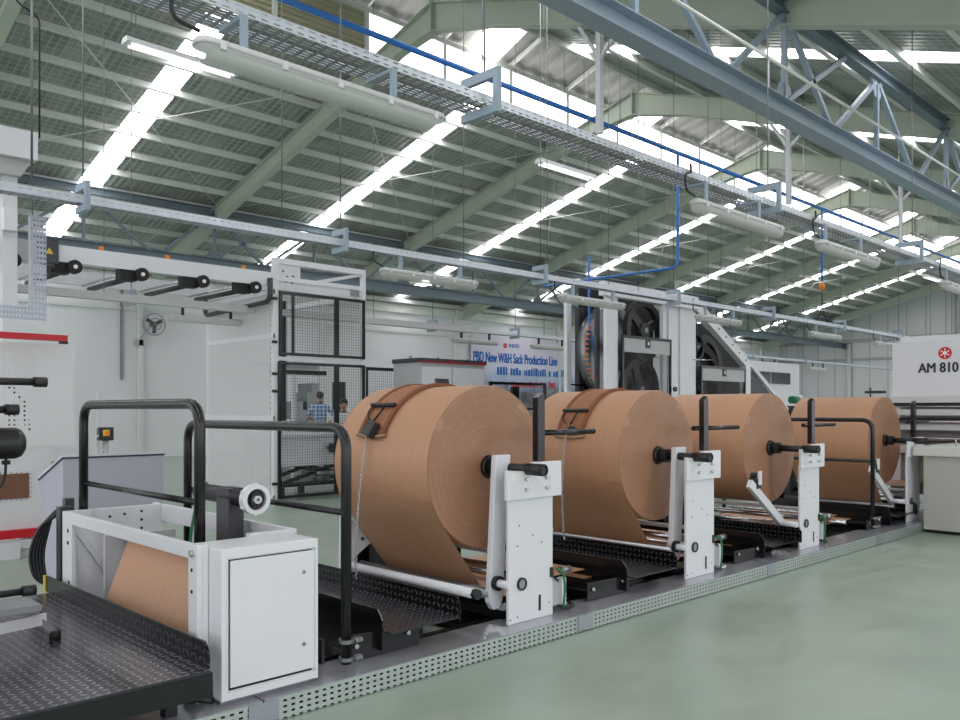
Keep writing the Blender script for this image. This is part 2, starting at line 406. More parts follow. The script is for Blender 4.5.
# ================================================================== SETTING
X0, X1, Y0, YW = -9., 57., -5., 28.
RY, RZ, SL, SR = 13.3, 10.35, .27, .33
def roofz(y): return RZ-SL*(y-RY) if y > RY else RZ-SR*(RY-y)
CANZ = None
def ceilz(y):
    if 12.5 < y < 15.6: return RZ+1.4-(abs(y-RY))*.36
    return roofz(y)
RAF = [11.6+7.15*k for k in range(-2, 7)]
struct(MB().box(-16, X1, -14, YW, -.1, 0), 'floor', 'floor', 'green epoxy-painted factory floor')
w = MB(); w.box(X0, X1, YW, YW+.2, 0, 6.5); struct(w, 'wall_left', 'wall_paint', 'white long side wall of the hall')
w = MB(); w.prism([(Y0, 0), (YW, 0), (YW, roofz(YW)), (RY, RZ+.1), (Y0, roofz(Y0))], 'x', X1, X1+.2); struct(w, 'wall_end', 'wall_paint', 'white gable wall at the far end')
# panel seams of the gable wall
g = MB()
for k in range(22):
    y = 3.2+k*1.15; g.box(X1-.03, X1, y, y+.05, 0, roofz(y)-.25)
struct(g, 'trim_1', 'grey_paint', 'vertical seams of the gable wall cladding')
g = MB(); g.box(X1-.12, X1, Y0, YW, 6.1, 6.35); g.box(X1-.12, X1, Y0, YW, 4.9, 5.05)
struct(g, 'trim_2', 'grey_paint', 'horizontal girts across the gable wall')
# upper strip of the long wall: pale gutter beam above the white sheeting
g = MB(); g.box(X0, X1, YW-.12, YW, 5.75, 6.1); g.box(X0, X1, YW-.3, YW-.05, 6.15, 6.3); g.box(X0, X1, YW-.06, YW, 4.9, 5.0)
struct(g, 'trim_3', 'purlin_paint', 'pale eave beam along the long wall')
for x in RAF:
    c = MB(); c.box(x-.07-.3, x+.07-.3, YW-.2, YW-.02, 0, 6.2); struct(c, 'column', 'purlin_paint', 'pale wall column under a roof rafter')
# roof slopes with skylight strips
SKX = [8.1+7.15*k for k in range(-2, 7)]
LYC = 15.6; RYC = 12.5          # edges of the raised monitor
SW = .62
def slope(name, ya, yb, label):
    m = MB(); xs = [X0]
    for s in SKX: xs += [s-SW/2, s+SW/2]
    xs.append(X1)
    for i in range(0, len(xs), 2):
        a, b = xs[i], xs[i+1]
        m.add([(a, ya, roofz(ya)), (b, ya, roofz(ya)), (b, yb, roofz(yb)), (a, yb, roofz(yb)),
               (a, ya, roofz(ya)+.08), (b, ya, roofz(ya)+.08), (b, yb, roofz(yb)+.08), (a, yb, roofz(yb)+.08)],
              [(0, 1, 2, 3), (4, 7, 6, 5), (0, 4, 5, 1), (2, 6, 7, 3), (1, 5, 6, 2), (0, 3, 7, 4)])
    return struct(m, name, 'roof_foil', label)
slope('ceiling_left', LYC, YW, 'left roof slope lined with foil under wire mesh')
slope('ceiling_right', Y0, RYC, 'right roof slope lined with foil under wire mesh')
n = 1
for s in SKX:
    for ya, yb, nm in ((LYC, YW-.4, 'left'), (Y0, RYC, 'right')):
        m = MB(); m.add([(s-SW/2, ya, roofz(ya)+.03), (s+SW/2, ya, roofz(ya)+.03), (s+SW/2, yb, roofz(yb)+.03), (s-SW/2, yb, roofz(yb)+.03)], [(0, 1, 2, 3)])
        struct(m, 'window_%d' % n, 'skylight', 'translucent skylight strip in the %s roof slope' % nm); n += 1
# purlins
k = 0
y = LYC+.1
while y < YW-.3:
    m = MB(); z = roofz(y)-.11; m.box(X0, X1, y-.02, y+.02, z-.02, z+.11); m.box(X0, X1, y-.02, y+.07, z-.035, z-.02)
    o = struct(m, 'roof_purlin', 'purlin_paint', 'pale steel purlin under the left roof slope'); o['group'] = 'purlins of the left roof slope'; y += .95
y = RYC-.15
while y > Y0:
    m = MB(); z = roofz(y)-.13; m.box(X0, X1, y-.03, y+.03, z-.02, z+.13); m.box(X0, X1, y-.06, y+.03, z-.04, z-.02)
    o = struct(m, 'roof_purlin', 'purlin_paint', 'pale steel purlin under the right roof slope'); o['group'] = 'purlins of the right roof slope'; y -= 1.2
# monitor (raised clerestory) : side glazing, posts, corrugated canopy
MZ = 1.15
def corr(name, ya, za, yb, zb, xs, mat, label):
    m = MB(); N = 420; vs = []; fs = []
    xa, xb = xs
    for i in range(N+1):
        x = xa+(xb-xa)*i/N; d = .025*(1 if (i//2) % 2 else -1)
        vs += [(x, ya, za+d), (x, yb, zb+d)]
    for i in range(N): fs.append((2*i, 2*i+1, 2*i+3, 2*i+2))
    m.add(vs, fs); return struct(m, name, mat, label)
zt = roofz(LYC)+MZ; zr = RZ+MZ+.25
corr('ceiling_monitor', LYC+.5, zt-.06, RY, zr, (X0, X1), 'sheet_inner', 'corrugated roof of the raised ridge monitor, left side')
corr('ceiling_monitor', RYC-.5, roofz(RYC)+MZ-.1, RY, zr, (X0, X1), 'sheet_inner', 'corrugated roof of the raised ridge monitor, right side')
# canopy skylights
for i, s in enumerate(SKX):
    for ya, za in ((LYC+.2, zt-.07),):
        m = MB(); yb = RY+(.4 if ya > RY else -.4); zb = zr-.12
        m.add([(s-.55, ya, za-.03), (s+.55, ya, za-.03), (s+.55, yb, zb), (s-.55, yb, zb)], [(0, 1, 2, 3)])
        struct(m, 'window_%d' % n, 'window_glow', 'pale translucent panel in the ridge monitor roof'); n += 1
for side, yc, zz in ((1, LYC, roofz(LYC)), (-1, RYC, roofz(RYC))):
    top = zt if side > 0 else roofz(RYC)+MZ
    m = MB(); m.box(X0, X1, yc-.04, yc+.04, zz-.02, zz+.14); m.box(X0, X1, yc-.05, yc+.05, top-.14, top-.02)
    struct(m, 'trim_%d' % (4 if side > 0 else 5), 'purlin_paint', 'rails of the ridge monitor glazing')
    for i, x in enumerate([X0]+RAF[1:]):
        pass
    x = X0+1.45
    while x < X1:
        m = MB(); m.box(x-.05, x+.05, yc-.06, yc+.06, zz, top); o = struct(m, 'monitor_post', 'purlin_paint', 'pale post of the ridge monitor glazing'); o['group'] = 'posts of the ridge monitor'
        m = MB(); m.bar((x, yc, top), (x, RY, zr-.1), .07, .1); o = struct(m, 'monitor_rafter', 'purlin_paint', 'pale small rafter of the ridge monitor'); o['group'] = 'small rafters of the ridge monitor'
        x += 2.383
    if side > 0:
        m = MB(); m.box(X0, 11.5, yc+.02, yc+.05, zz+.1, top-.1)
        for k in range(8): m.box(X0, 11.5, yc-.01, yc+.02, zz+.12+k*.115, zz+.15+k*.115)
        struct(m, 'trim_6', 'louver', 'beige louvred sheeting closing the near part of the monitor')
        m = MB(); m.add([(11.5, yc+.03, zz+.14), (X1, yc+.03, zz+.14), (X1, yc+.03, top-.14), (11.5, yc+.03, top-.14)], [(0, 1, 2, 3)])
        struct(m, 'window_%d' % n, 'window_glow', 'bright clerestory glazing of the ridge monitor'); n += 1
    else:
        m = MB(); m.box(X0, X1, yc-.03, yc, zz+.02, top); struct(m, 'trim_8', 'sheet_inner', 'grey sheeting closing the back of the ridge monitor')
# rafters (portal frames)
for i, x in enumerate(RAF):
    r = MB(); h = .52
    def seg(ya, yb, ha, hb):
        za, zb = roofz(ya)-.16, roofz(yb)-.16
        r.prism([(ya, za-ha), (yb, zb-hb), (yb, zb-hb+.02), (ya, za-ha+.02)], 'x', x-.12, x+.12)
        r.prism([(ya, za-.02), (yb, zb-.02), (yb, zb), (ya, za)], 'x', x-.12, x+.12)
        r.prism([(ya, za-ha+.02), (yb, zb-hb+.02), (yb, zb-.02), (ya, za-.02)], 'x', x-.012, x+.012)
    seg(YW-.3, 23.2, .62, .45); seg(23.2, RY+1.1, .45, .45); seg(RY+1.1, RY, .45, .62); seg(RY, RY-1.6, .62, .5); seg(RY-1.6, Y0, .5, .5)
    r.box(x-.13, x+.13, RY-.015, RY+.015, roofz(RY)-.8, roofz(RY)-.1)
    o = struct(r, 'roof_rafter', 'rafter_green', 'pale green steel rafter frame spanning the hall'); o['group'] = 'green rafter frames'
# eave beam at the truss line and long braces
m = MB(); m.ibeam((X0, 23.0, 7.1), (X1, 23.0, 7.1), .2, .3); struct(m, 'trim_7', 'rafter_green', 'pale green longitudinal beam')
# bracing rods
for i in range(1, 7):
    xa, xb = RAF[i], RAF[i+1]
    for (ya, yb) in ((22.8, 16.),):
        for a, b in (((xa, ya, roofz(ya)-.35), (xb, yb, roofz(yb)-.35)), ((xb, ya, roofz(ya)-.35), (xa, yb, roofz(yb)-.35))):
            o = solo(MB().cyl(a, b, .012, 6), 'bracing_rod', 'purlin_paint', 'thin diagonal roof bracing rod between green rafters', 'brace rod', a, 'diagonal roof bracing rods')
            o['kind'] = 'structure'
# ------------------------------------------------------------------ longitudinal trusses
def truss(y, zb, zt, name_lab, mat, matd, hb=.3):
    t = thing('lattice_girder', name_lab, 'girder', (X0, y, zb), 'blue grey lattice girders'); t['kind'] = 'structure'
    MB().ibeam((X0, y, zb), (X1, y, zb), .26, hb, .016).build('bottom_chord', mat, t)
    MB().ibeam((X0, y, zt), (X1, y, zt), .18, .2, .012).build('top_chord', matd, t)
    for x in RAF[:8]:
        def st(a, b): MB().bar(a, b, .075, .075).build('strut', mat, t)
        z0 = zb+hb/2; z1 = zt-.1
        st((x, y, z0), (x, y, z1+.35)); st((x, y, z0), (x+2.1, y, z1))
        st((x+.05, y, z1), (x+1.6, y, z0)); st((x-.05, y, z1), (x-1.6, y, z0)); m_ = x+3.45
        st((m_, y, z1), (m_, y, z0)); st((m_, y, z1), (m_-1.75, y, z0)); st((m_, y, z1), (m_+1.75, y, z0))
        g = MB(); g.prism([(x-.3, z0), (x+.3, z0), (x+.12, z0+.28), (x-.12, z0+.28)], 'y', y-.02, y+.02)
        g.prism([(m_-.25, z1), (m_+.25, z1), (m_+.12, z1-.3), (m_-.12, z1-.3)], 'y', y-.02, y+.02); g.build('gusset', mat, t)
    return t
truss(5.6, 5.92, 7.42, 'blue grey lattice girder crossing above the floor aisle', 'truss_blue', 'truss_dark', .26)
solo(MB().cyl((6, 5.0, 6.03), (40, 5.0, 6.03), .02, 8), 'conduit_pipe', 'purlin_paint', 'thin pale conduit running beside the aisle lattice girder', 'pipe', (6, 5, 6.03))
truss(23.2, 5.9, 7.45, 'blue grey lattice girder over the long white wall side', 'truss_dark', 'truss_dark', .35)
# hanging posts under the right slope
for i, x in enumerate(RAF[2:6]):
    t = thing('hanging_post', 'white hanging post with forked head under a green rafter', 'post', (x, 8.95, 6.4), 'white hanging posts'); t['kind'] = 'structure'
    zz = roofz(8.95)-.66
    MB().box(x-.05, x+.05, 8.9, 9.0, 6.4, zz).build('post', 'white_paint', t)
    for s in (-1, 1): MB().bar((x, 8.95, zz-.55), (x, 8.95+s*.45, roofz(8.95+s*.45)-.66), .06, .06).build('fork_brace', 'white_paint', t)
# ------------------------------------------------------------------ air pipe
def pipe(pts, r, name, mat, label, cat, loc, rad=.1, group=None):
    return solo(MB().sweep(rounded(pts, rad), r, 10), name, mat, label, cat, loc, group)
t = thing('air_pipe', 'long blue compressed air pipe under the roof with two drops', 'pipe', (4., 9.1, 6.65))
MB().sweep([(-2, 9.1, 6.68), (50, 9.1, 6.68)], .042, 10).build('main_pipe', 'pipe_blue', t)
MB().sweep(rounded([(14.3, 9.1, 6.65), (14.3, 9.1, 4.42), (14.3, 12.6, 4.42)], .15), .03, 8).build('drop_pipe', 'pipe_blue', t)
MB().sweep([(20.9, 9.1, 6.65), (20.9, 9.1, 4.85)], .03, 8).build('drop_pipe', 'pipe_blue', t)
for x in (5.5, 8.9, 12.4, 17.5, 24): MB().cyl((x, 9.1, 6.68), (x, 9.1, roofz(9.1)-.1), .008, 6).build('hanger_rod', 'steel_dull', t)
t = thing('hose_balancer', 'orange hose reel with forked sling hanging from the blue drop pipe', 'hose reel', (20.9, 9.1, 4.6))
MB().ball((20.9, 9.1, 4.72), .11, (1, .6, 1)).build('reel', 'orange_paint', t)
MB().sweep([(20.9, 9.1, 4.62), (20.9, 9.1, 4.2), (20.55, 9.1, 3.75)], .015, 6).build('sling', 'cable_black', t)
MB().sweep([(20.9, 9.1, 4.2), (21.3, 9.1, 3.7)], .015, 6).build('sling', 'cable_black', t)
# ------------------------------------------------------------------ cable trays overhead
def cabletray(name, label, xa, xb, y, z, w, h):
    t = thing(name, label, 'cable tray', (xa, y, z))
    MB().box(xa, xb, y-.003, y, z, z+h).build('side_rail', 'perf_tray_side', t)
    MB().box(xa, xb, y+w, y+w+.003, z, z+h).build('side_rail', 'perf_tray_side', t)
    MB().box(xa, xb, y, y+w, z, z+.003).build('tray_floor', 'perf_tray_floor', t)
    return t
def hanger(x, y, z, w, lab, grp, ztop, h=.25):
    t = thing('tray_hanger', lab, 'bracket', (x, y, z), grp)
    m = MB(); a = .045
    m.box(x-.02, x+.02, y-.05-a, y-.05, z-.06, z-.06+h+a); m.box(x-.02, x+.02, y-.05-a, y+w+.02, z-.07, z-.012); m.box(x-.02, x+.02, y-.05-a, y+w+.02, z-.06+h-.02, z-.06+h+a)
    m.build('bracket', 'bracket_blue', t)
    MB().cyl((x, y+w*.2, z-.06+h), (x, y+w*.2, ztop), .007, 6).build('hanger_rod', 'steel_dull', t)
    return t
def lamp(x, y, z, L, label, grp, r=.062, cable=None):
    t = thing('tube_lamp', label, 'lamp', (x, y, z), grp)
    def half(sign, rr, rz, x0, x1, e):
        m = MB(); vs = []; fs = []; n = 10; st = [(x0, .35), (x0+e*.25, .75), (x0+e*.6, .95), (x0+e, 1), (x1-e, 1), (x1-e*.6, .95), (x1-e*.25, .75), (x1, .35)]
        for (xx, s) in st:
            for k in range(n+1):
                a = pi*k/n; vs.append((xx, y+rr*s*cos(a), z+sign*rz*s*sin(a)))
        for i in range(len(st)-1):
            for k in range(n): fs.append((i*(n+1)+k, i*(n+1)+k+1, (i+1)*(n+1)+k+1, (i+1)*(n+1)+k))
        fs += [tuple(range(n+1)), tuple((len(st)-1)*(n+1)+k for k in range(n+1))]
        for i in range(len(st)-1): fs.append((i*(n+1), (i+1)*(n+1), (i+1)*(n+1)+n, i*(n+1)+n))
        m.add(vs, fs, True); return m
    half(1, r, r*.75, x, x+L, .07).build('housing', 'lamp_body', t)
    d = half(-1, r*.97, r*1.25, x+.01, x+L-.01, .07).build('diffuser', 'lamp_body' if grp.startswith('far') else 'diffuser', t)
    if not grp.startswith('far'):
        for s in (-1, 1): MB().cyl((x+.08, y+s*.025, z-.02), (x+L-.08, y+s*.025, z-.02), .013, 8).build('tube', 'label_white', t)
        for k in range(5):
            xx = x+.12+k*(L-.24)/4; m = MB(); m.box(xx-.015, xx+.015, y-r-.008, y-r+.004, z-.02, z+.025); m.build('clip', 'white_paint', t)
    return t
NT = cabletray('cable_tray', 'wide perforated galvanised cable tray above the paper rolls', -.8, 46, 4.05, 3.69, .25, .06)
for i, x in enumerate((4.03, 8.12, 12.3, 16.4, 20.5)):
    labs = ['blue grey hanger above the first paper roll', 'blue grey hanger over the third paper roll', 'blue grey hanger left of the gable wall above the printing machine sign', 'blue grey hanger beyond the sign machine', 'far blue grey hanger of the wide cable tray']
    hanger(x, 4.05, 3.69, .25, labs[i], 'hangers of the wide cable tray', roofz(4.1)-.15)
for i, x in enumerate((1.88, 6.5, 9.05, 13.2, 17.4)):
    labs = ['large twin tube lamp hanging nearest, closest to the white box lamp row start', 'tube lamp under the wide tray above the third paper roll', 'tube lamp under the wide tray in front of the sign machine', 'tube lamp under the wide tray over the sign machine', 'last tube lamp under the wide tray']
    labs[0] = 'largest tube lamp with clear cover hanging below the wide tray'
    l = lamp(x, 3.98, 3.43, 1.66, labs[i], 'tube lamps under the wide cable tray', .072)
    for q in (.3, 1.3):
        m = MB(); m.box(x+q-.02, x+q+.02, 4.02, 4.04, 3.47, 3.68); m.box(x+q-.02, x+q+.02, 4.02, 4.28, 3.665, 3.688); m.build('mount', 'bracket_blue', l)
    MB().sweep(rounded([(x+.03, 3.98, 3.5), (x-.12, 3.98, 3.52), (x-.1, 4.0, 3.68), (x+.05, 4.03, 3.72), (x+.04, 4.03, 3.8)], .08), .011, 8).build('cable', 'cable_black', l)
# second and third rows
T2 = cabletray('cable_tray', 'narrow perforated cable tray between the white cage and the printing tower', 1.0, 40, 7.62, 3.4, .15, .07)
for i, x in enumerate((2.6, 5.3, 8.6, 11.9, 15.2, 18.5, 22)):
    L7 = ['over the overhead white conveyor', 'left of the white mesh cage', 'above the grey control cabinets', 'at the left post of the printing tower', 'above the slanted tower cover', 'past the printing tower', 'far beyond the printing tower']
    hanger(x, 7.62, 3.4, .15, 'small tray hanger '+L7[i], 'hangers of the narrow cable tray', roofz(7.7)-.15, .2)
for i, x in enumerate((5.85, 9.0, 12.6, 17.0, 20.5, 24.2)):
    L8 = ['right of the white mesh cage', 'left of the printing tower', 'on top of the printing tower', 'right of the slanted tower cover', 'before the gable wall', 'close to the gable wall']
    l = lamp(x, 7.66, 3.2, 1.55, 'narrow tube lamp '+L8[i], 'tube lamps of the middle row')
    for q in (.3, 1.25): MB().box(x+q-.02, x+q+.02, 7.64, 7.68, 3.24, 3.4).build('mount', 'bracket_blue', l)
    MB().sweep(rounded([(x+.05, 7.66, 3.25), (x-.1, 7.66, 3.3), (x-.08, 7.66, 3.5)], .06), .01, 6).build('cable', 'cable_black', l)
T3 = cabletray('cable_tray', 'far galvanised cable tray along the white wall', .5, 44, 13.9, 3.4, .2, .07)
for i, x in enumerate((6.1, 12.7, 15.35, 18., 20.7, 23.4, 27., 31.)):
    l = lamp(x, 13.98, 3.2, 1.5, 'distant tube lamp hanging in front of the white side wall', 'far row of tube lamps')
    for q in (.3, 1.2): MB().box(x+q-.02, x+q+.02, 13.96, 14.0, 3.24, 3.4).build('mount', 'cable_black', l)
    hanger(x-.6, 13.9, 3.4, .2, 'distant tray hanger in front of the white side wall', 'hangers of the far cable tray', ceilz(13.9)-.05, .2)
# square-section channel under the conveyor on the left
# high strip lamps on wires
def strip(x, y, z, lab):
    t = thing('strip_light', lab, 'lamp', (x, y, z), 'white strip lights hung on wires under the roof'); L = 1.27
    m = MB(); m.prism([(y-.09, z), (y+.09, z), (y+.05, z+.06), (y-.05, z+.06)], 'x', x, x+L); m.build('reflector', 'white_gloss', t)
    for s in (-1, 1): MB().cyl((x+.06, y+s*.045, z-.012), (x+L-.06, y+s*.045, z-.012), .014, 8).build('tube', 'tube_glow', t)
    for q in (.12, L-.12): MB().cyl((x+q, y, z+.06), (x+q, y, roofz(y)-.05), .005, 5).build('wire', 'steel_dull', t)
    return t
strip(3.4, 8.8, 5.42, 'white strip light partly behind the largest tube lamp')
strip(8.95, 8.0, 5.15, 'white strip light left of the wide tray above the printing tower')
strip(11.6, 7.9, 9.-1.2, 'strip light fixed high between hanging post and ridge')
strip(25., 8., 5.3, 'small strip light towards the gable wall')
# suspension wires
random.seed(3)
for i in range(26):
    x = random.uniform(4, 34); y = random.choice((7.69, 13.98)); zb = 3.45
    if i < 6: x, y, zb = ((2.2, 7.7, 3.5), (4.6, 7.7, 3.5), (7.2, 7.7, 3.5), (10.2, 7.7, 3.5), (13.5, 7.7, 3.5), (16.8, 7.7, 3.5))[i]
    solo(MB().cyl((x, y, zb), (x, y, ceilz(y)-.05), .006, 5), 'suspension_wire', 'steel_dull', 'thin steel wire hanging from the roof', 'wire', (x, y, zb), 'thin suspension wires')
pipe([(2.94, 10., 4.6), (2.94, 10., 5.95), (2.7, 10., 6.02), (2.3, 10.3, 9.6)], .01, 'hanging_cable', 'cable_black', 'black cable hanging beside the white overhead box', 'cable', (2.94, 10., 4.6))
# ================================================================== MACHINE LINE
# ---- cable duct on the floor, in sections
secs = [(-1.2, 2.16, 'under the black work platform'), (2.17, 4.75, 'in front of the white control box and first roll'), (4.76, 7.6, 'in front of the second paper roll stand'), (7.61, 10.3, 'in front of the third paper roll stand'), (10.31, 12.9, 'running behind the grey machine cabinet')]
for a, b, l in secs:
    t = thing('floor_cable_duct', 'galvanised perforated floor duct section '+l, 'cable duct', (a, 3.8, 0), 'perforated floor duct')
    MB().box(a, b, 3.8, 3.803, .004, .122).build('side_face', 'perf_face', t)
    MB().box(a, b, 3.83, 3.84, .0, .118).build('inner_plate', 'black_matte', t)  # black sheet stands in for the shaded duct interior behind the holes
    MB().box(a, b, 3.797, 4.13, .122, .127).build('lid', 'galv_lid', t)
    MB().box(a, b, 4.127, 4.13, .0, .122).build('back_face', 'galv', t)
    if a > 0: MB().box(a-.09, a+.08, 3.794, 3.797, .012, .118).build('joint_plate', 'galv', t)
# ---- paper rolls
RX = [4.27, 6.43, 8.57, 11.86]; CX = [4.10, 6.33, 8.53, 11.66]
RL = ['first kraft paper roll with brown strap, behind the white control box', 'second kraft paper roll with brown strap', 'third kraft paper roll, without strap, before the printing tower', 'fourth kraft paper roll, without strap, next to the grey machine cabinet']
AX = 1.19; RR = .59; YA, YB = 4.3, 5.4
def roll(i):
    x = RX[i]
    t = thing('paper_roll', RL[i], 'paper roll', (x, YA, 0), 'kraft paper rolls')
    m = MB(); n = 96; vs = []; fs = []
    prof = [(YA+.004, RR-.004), (YA+.012, RR), (YB-.012, RR), (YB-.004, RR-.004)]
    for (y, r) in prof:
        for k in range(n): a = 2*pi*k/n; vs.append((x+r*cos(a), y, AX+r*sin(a)))
    for j in range(3):
        for k in range(n): fs.append((j*n+k, j*n+(k+1) % n, (j+1)*n+(k+1) % n, (j+1)*n+k))
    m.add(vs, fs, True); m.build('wound_paper', 'kraft', t)
    for y, nm in ((YA+.002, 1), (YB-.002, -1)):
        m = MB(); vs = []; fs = []; rad = [.055, .2, .35, .48, RR-.004]
        for r in rad:
            for k in range(n): a = 2*pi*k/n; vs.append((x+r*cos(a), y+nm*.0015*sin(r*60), AX+r*sin(a)))
        for j in range(4):
            for k in range(n): fs.append((j*n+k, j*n+(k+1) % n, (j+1)*n+(k+1) % n, (j+1)*n+k))
        m.add(vs, fs); m.build('roll_end', 'kraft_end', t)
    if i != 2:
        # sheet running off the left side of the roll, down and under it
        P = (x-.03, .27) if i != 3 else (x-.1, .36)
        dx, dz = P[0]-x, P[1]-AX; d = sqrt(dx*dx+dz*dz); al = math.acos(RR/d); base = atan2(dz, dx)-al
        m = MB(); tp = (x+RR*cos(base), AX+RR*sin(base))
        pts = [(x+(RR+.001)*cos(base-.35), AX+(RR+.001)*sin(base-.35)), tp, P]
        pts = [(x+(RR+.0015)*cos(base-.3*q), AX+(RR+.0015)*sin(base-.3*q)) for q in (1, .66, .33)]+[tp, P, (P[0]+.05, P[1]-.06)]
        vs = []; fs = []
        for (a, b) in pts: vs += [(a, YA+.003, b), (a, YB-.003, b), (a-.0015, YA+.003, b), (a-.0015, YB-.003, b)]
        for j in range(len(pts)-1): fs += [(4*j, 4*j+1, 4*j+5, 4*j+4), (4*j+2, 4*j+6, 4*j+7, 4*j+3)]
        m.add(vs, fs, True); m.build('paper_web', 'kraft', t)
    # core plugs
    for s, y in ((-1, YA), (1, YB)):
        m = MB(); m.cyl((x, y+s*.0, AX), (x, y+s*.03, AX), .085, 24, .075); m.cyl((x, y+s*.03, AX), (x, y+s*.11, AX), .062, 24, .045)
        m.build('core_plug', 'black_plastic', t)
    return t
for i in range(4): roll(i)
# ---- roll stands
SL4 = ['first white roll stand, holding the paper roll behind the control box', 'second white roll stand, at the second strapped paper roll', 'third white roll stand, at the unstrapped paper roll before the railing', 'fourth white roll stand, beside the grey machine cabinet']
def stand(i):
    c = CX[i]; x = RX[i]
    t = thing('roll_stand', SL4[i], 'roll stand', (c, 3.95, .127), 'unwinding roll stands')
    z0 = .127
    m = MB(); m.box(c+.012, c+.475, 3.95, 3.975, z0, 1.02); m.box(c+.3, c+.44, 3.99, 4.08, z0, 1.02)
    m.build('column', 'white_gloss', t, bevel=.006)
    m = MB(); m.prism([(c-.035, .985), (c+.53, .985), (c+.53, 1.235), (c+.22, 1.235), (c+.22, 1.17), (c-.035, 1.19)], 'y', 3.915, 3.945)
    pl = m.build('head_plate', 'white_gloss', t, bevel=.004)
    for (bx, bz) in ((.15, 1.05), (.15, 1.12), (.36, 1.05), (.36, 1.12)):
        MB().cyl((c+bx, 3.915, bz), (c+bx, 3.89, bz), .012, 8).cyl((c+bx+.028, 3.915, bz+.004), (c+bx+.028, 3.9, bz+.004), .008, 8).build('bolt', 'steel', pl)
    if i == 0: MB().box(c+.0, c+.1, 3.913, 3.915, 1.12, 1.165).build('data_label', 'label_white', pl)
    # sight gauge
    MB().ring((c+.14, 3.945, .395), (0, 1, 0), .045, .034, .02, 24).build('gauge_ring', 'black_plastic', t)
    MB().cyl((c+.14, 3.949, .395), (c+.14, 3.942, .395), .034, 20).build('gauge_glass', 'gauge_glass', t)
    m = MB()
    for (q, z) in ((.26, .72), (.35, .66), (.1, .66), (.12, .8), (.1, .17), (.03, .16), (.43, .22)): m.cyl((c+q, 3.9495, z), (c+q, 3.948, z), .006, 8)
    m.box(c+.32, c+.34, 3.946, 3.95, .18, .29)
    m.build('screw_hole', 'black_matte', t)
    # shaft
    m = MB(); m.cyl((x, 4.2, AX), (x, 3.93, AX), .034, 20); m.cyl((x, 3.93, AX), (x, 3.77, AX), .042, 24); sh = m.build('shaft', 'black_plastic', t)
    MB().ring((x, 3.77, AX), (0, 1, 0), .042, .03, .012, 24).cyl((x, 3.785, AX), (x, 3.775, AX), .03, 16).build('socket', 'black_matte', sh)
    MB().ring((x, 4.21, AX), (0, 1, 0), .06, .03, .05, 24).build('collar', 'black_plastic', sh)
    # black guard bars on the head
    m = MB(); m.prism([(c+.335, 1.235), (c+.41, 1.235), (c+.41, 1.7), (c+.39, 1.725), (c+.335, 1.69)], 'y', 3.97, 4.02)
    up = m.build('guard_upright', 'black_paint', t)
    x1 = c+.37
    MB().cyl((x1-(.12 if i else 0), 4.03, 1.435), (x1+.68, 4.03, 1.435), .021, 12).cyl((x1+.68, 4.03, 1.435), (x1+.69, 4.03, 1.435), .021, 12, .012).build('guard_bar', 'black_paint', up)
    # far-side column and cross members
    m = MB(); m.box(c+.15, c+.38, 5.62, 5.72, .0, .95); m.box(c+.0, c+.4, 5.58, 5.62, .95, 1.2); m.build('rear_column', 'dark_grey', t, bevel=.006)
    MB().cyl((x, 5.47, AX), (x, 5.8, AX), .034, 16).build('rear_shaft', 'black_plastic', t)
    m = MB(); m.box(c+.1, c+.42, 4.09, 5.62, .13, .19); m.build('cross_beam', 'black_paint', t)
    # swing arm
    if i < 2:
        m = MB()
        m.prism([(4.062, .27), (4.10, .215), (4.16, .215), (4.192, .27), (4.272, 1.285), (4.126, 1.285)] if i == 0 else [(6.32, .31), (6.36, .27), (6.43, .27), (6.46, .31), (6.55, 1.27), (6.385, 1.27)], 'y', 4.08, 4.13)
        a = m.build('swing_arm', 'white_gloss', t, bevel=.006)
        MB().cyl((c+.02, 4.14, .4), (c+.02, 3.94, .4), .028, 16).build('pivot', 'white_gloss', a); MB().ring((c+.02, 4.06, .4), (0, 1, 0), .052, .02, .03, 20).build('pivot_ring', 'black_plastic', a)
    else:
        m = MB(); xa = c-.72; m.bar((xa, 4.14, .86), (c+.02, 4.14, .37), .05, .09, (.56, 0, .83)); a = m.build('swing_arm', 'white_gloss', t, bevel=.006)
        m = MB(); m.cyl((xa+.14, 4.1, .87), (xa+.14, 4.2, .87), .045, 16); m.cyl((xa+.16, 4.12, .93), (xa+.16, 4.2, .93), .03, 14); m.box(xa+.1, xa+.19, 4.11, 4.13, .8, .9); m.build('clamp', 'black_plastic', a)
        MB().box(xa+.11, xa+.17, 4.09, 4.11, .84, .98).build('clamp_block', 'white_gloss', a)
        MB().cyl((c-.06, 4.14, .4), (c-.06, 3.95, .4), .03, 16).build('pivot', 'white_gloss', a)
    m = MB(); m.box(c-.05, c+.95, 4.3, 5.5, .04, .06); m.build('dark_underlay', 'black_paint', t)  # black sheet added to darken the floor under the roll
    MB().box(c-.1, c+1.25, 5.76, 5.78, .0, .5).build('dark_backdrop', 'black_paint', t)  # black sheet added to keep the floor behind the roll dark
    # idler rollers across the line
    for k, (dx, z, r, mt) in enumerate(((.32, .43, .03, 'steel'), (-.0, .32, .04, 'steel_dull'), (.72, .28, .035, 'steel'), (.5, .5, .02, 'white_gloss'))):
        MB().cyl((c+dx, 4.1, z), (c+dx, 5.62, z), r, 16).build('idler_roller', mt, t)
    return t
for i in range(4): stand(i)
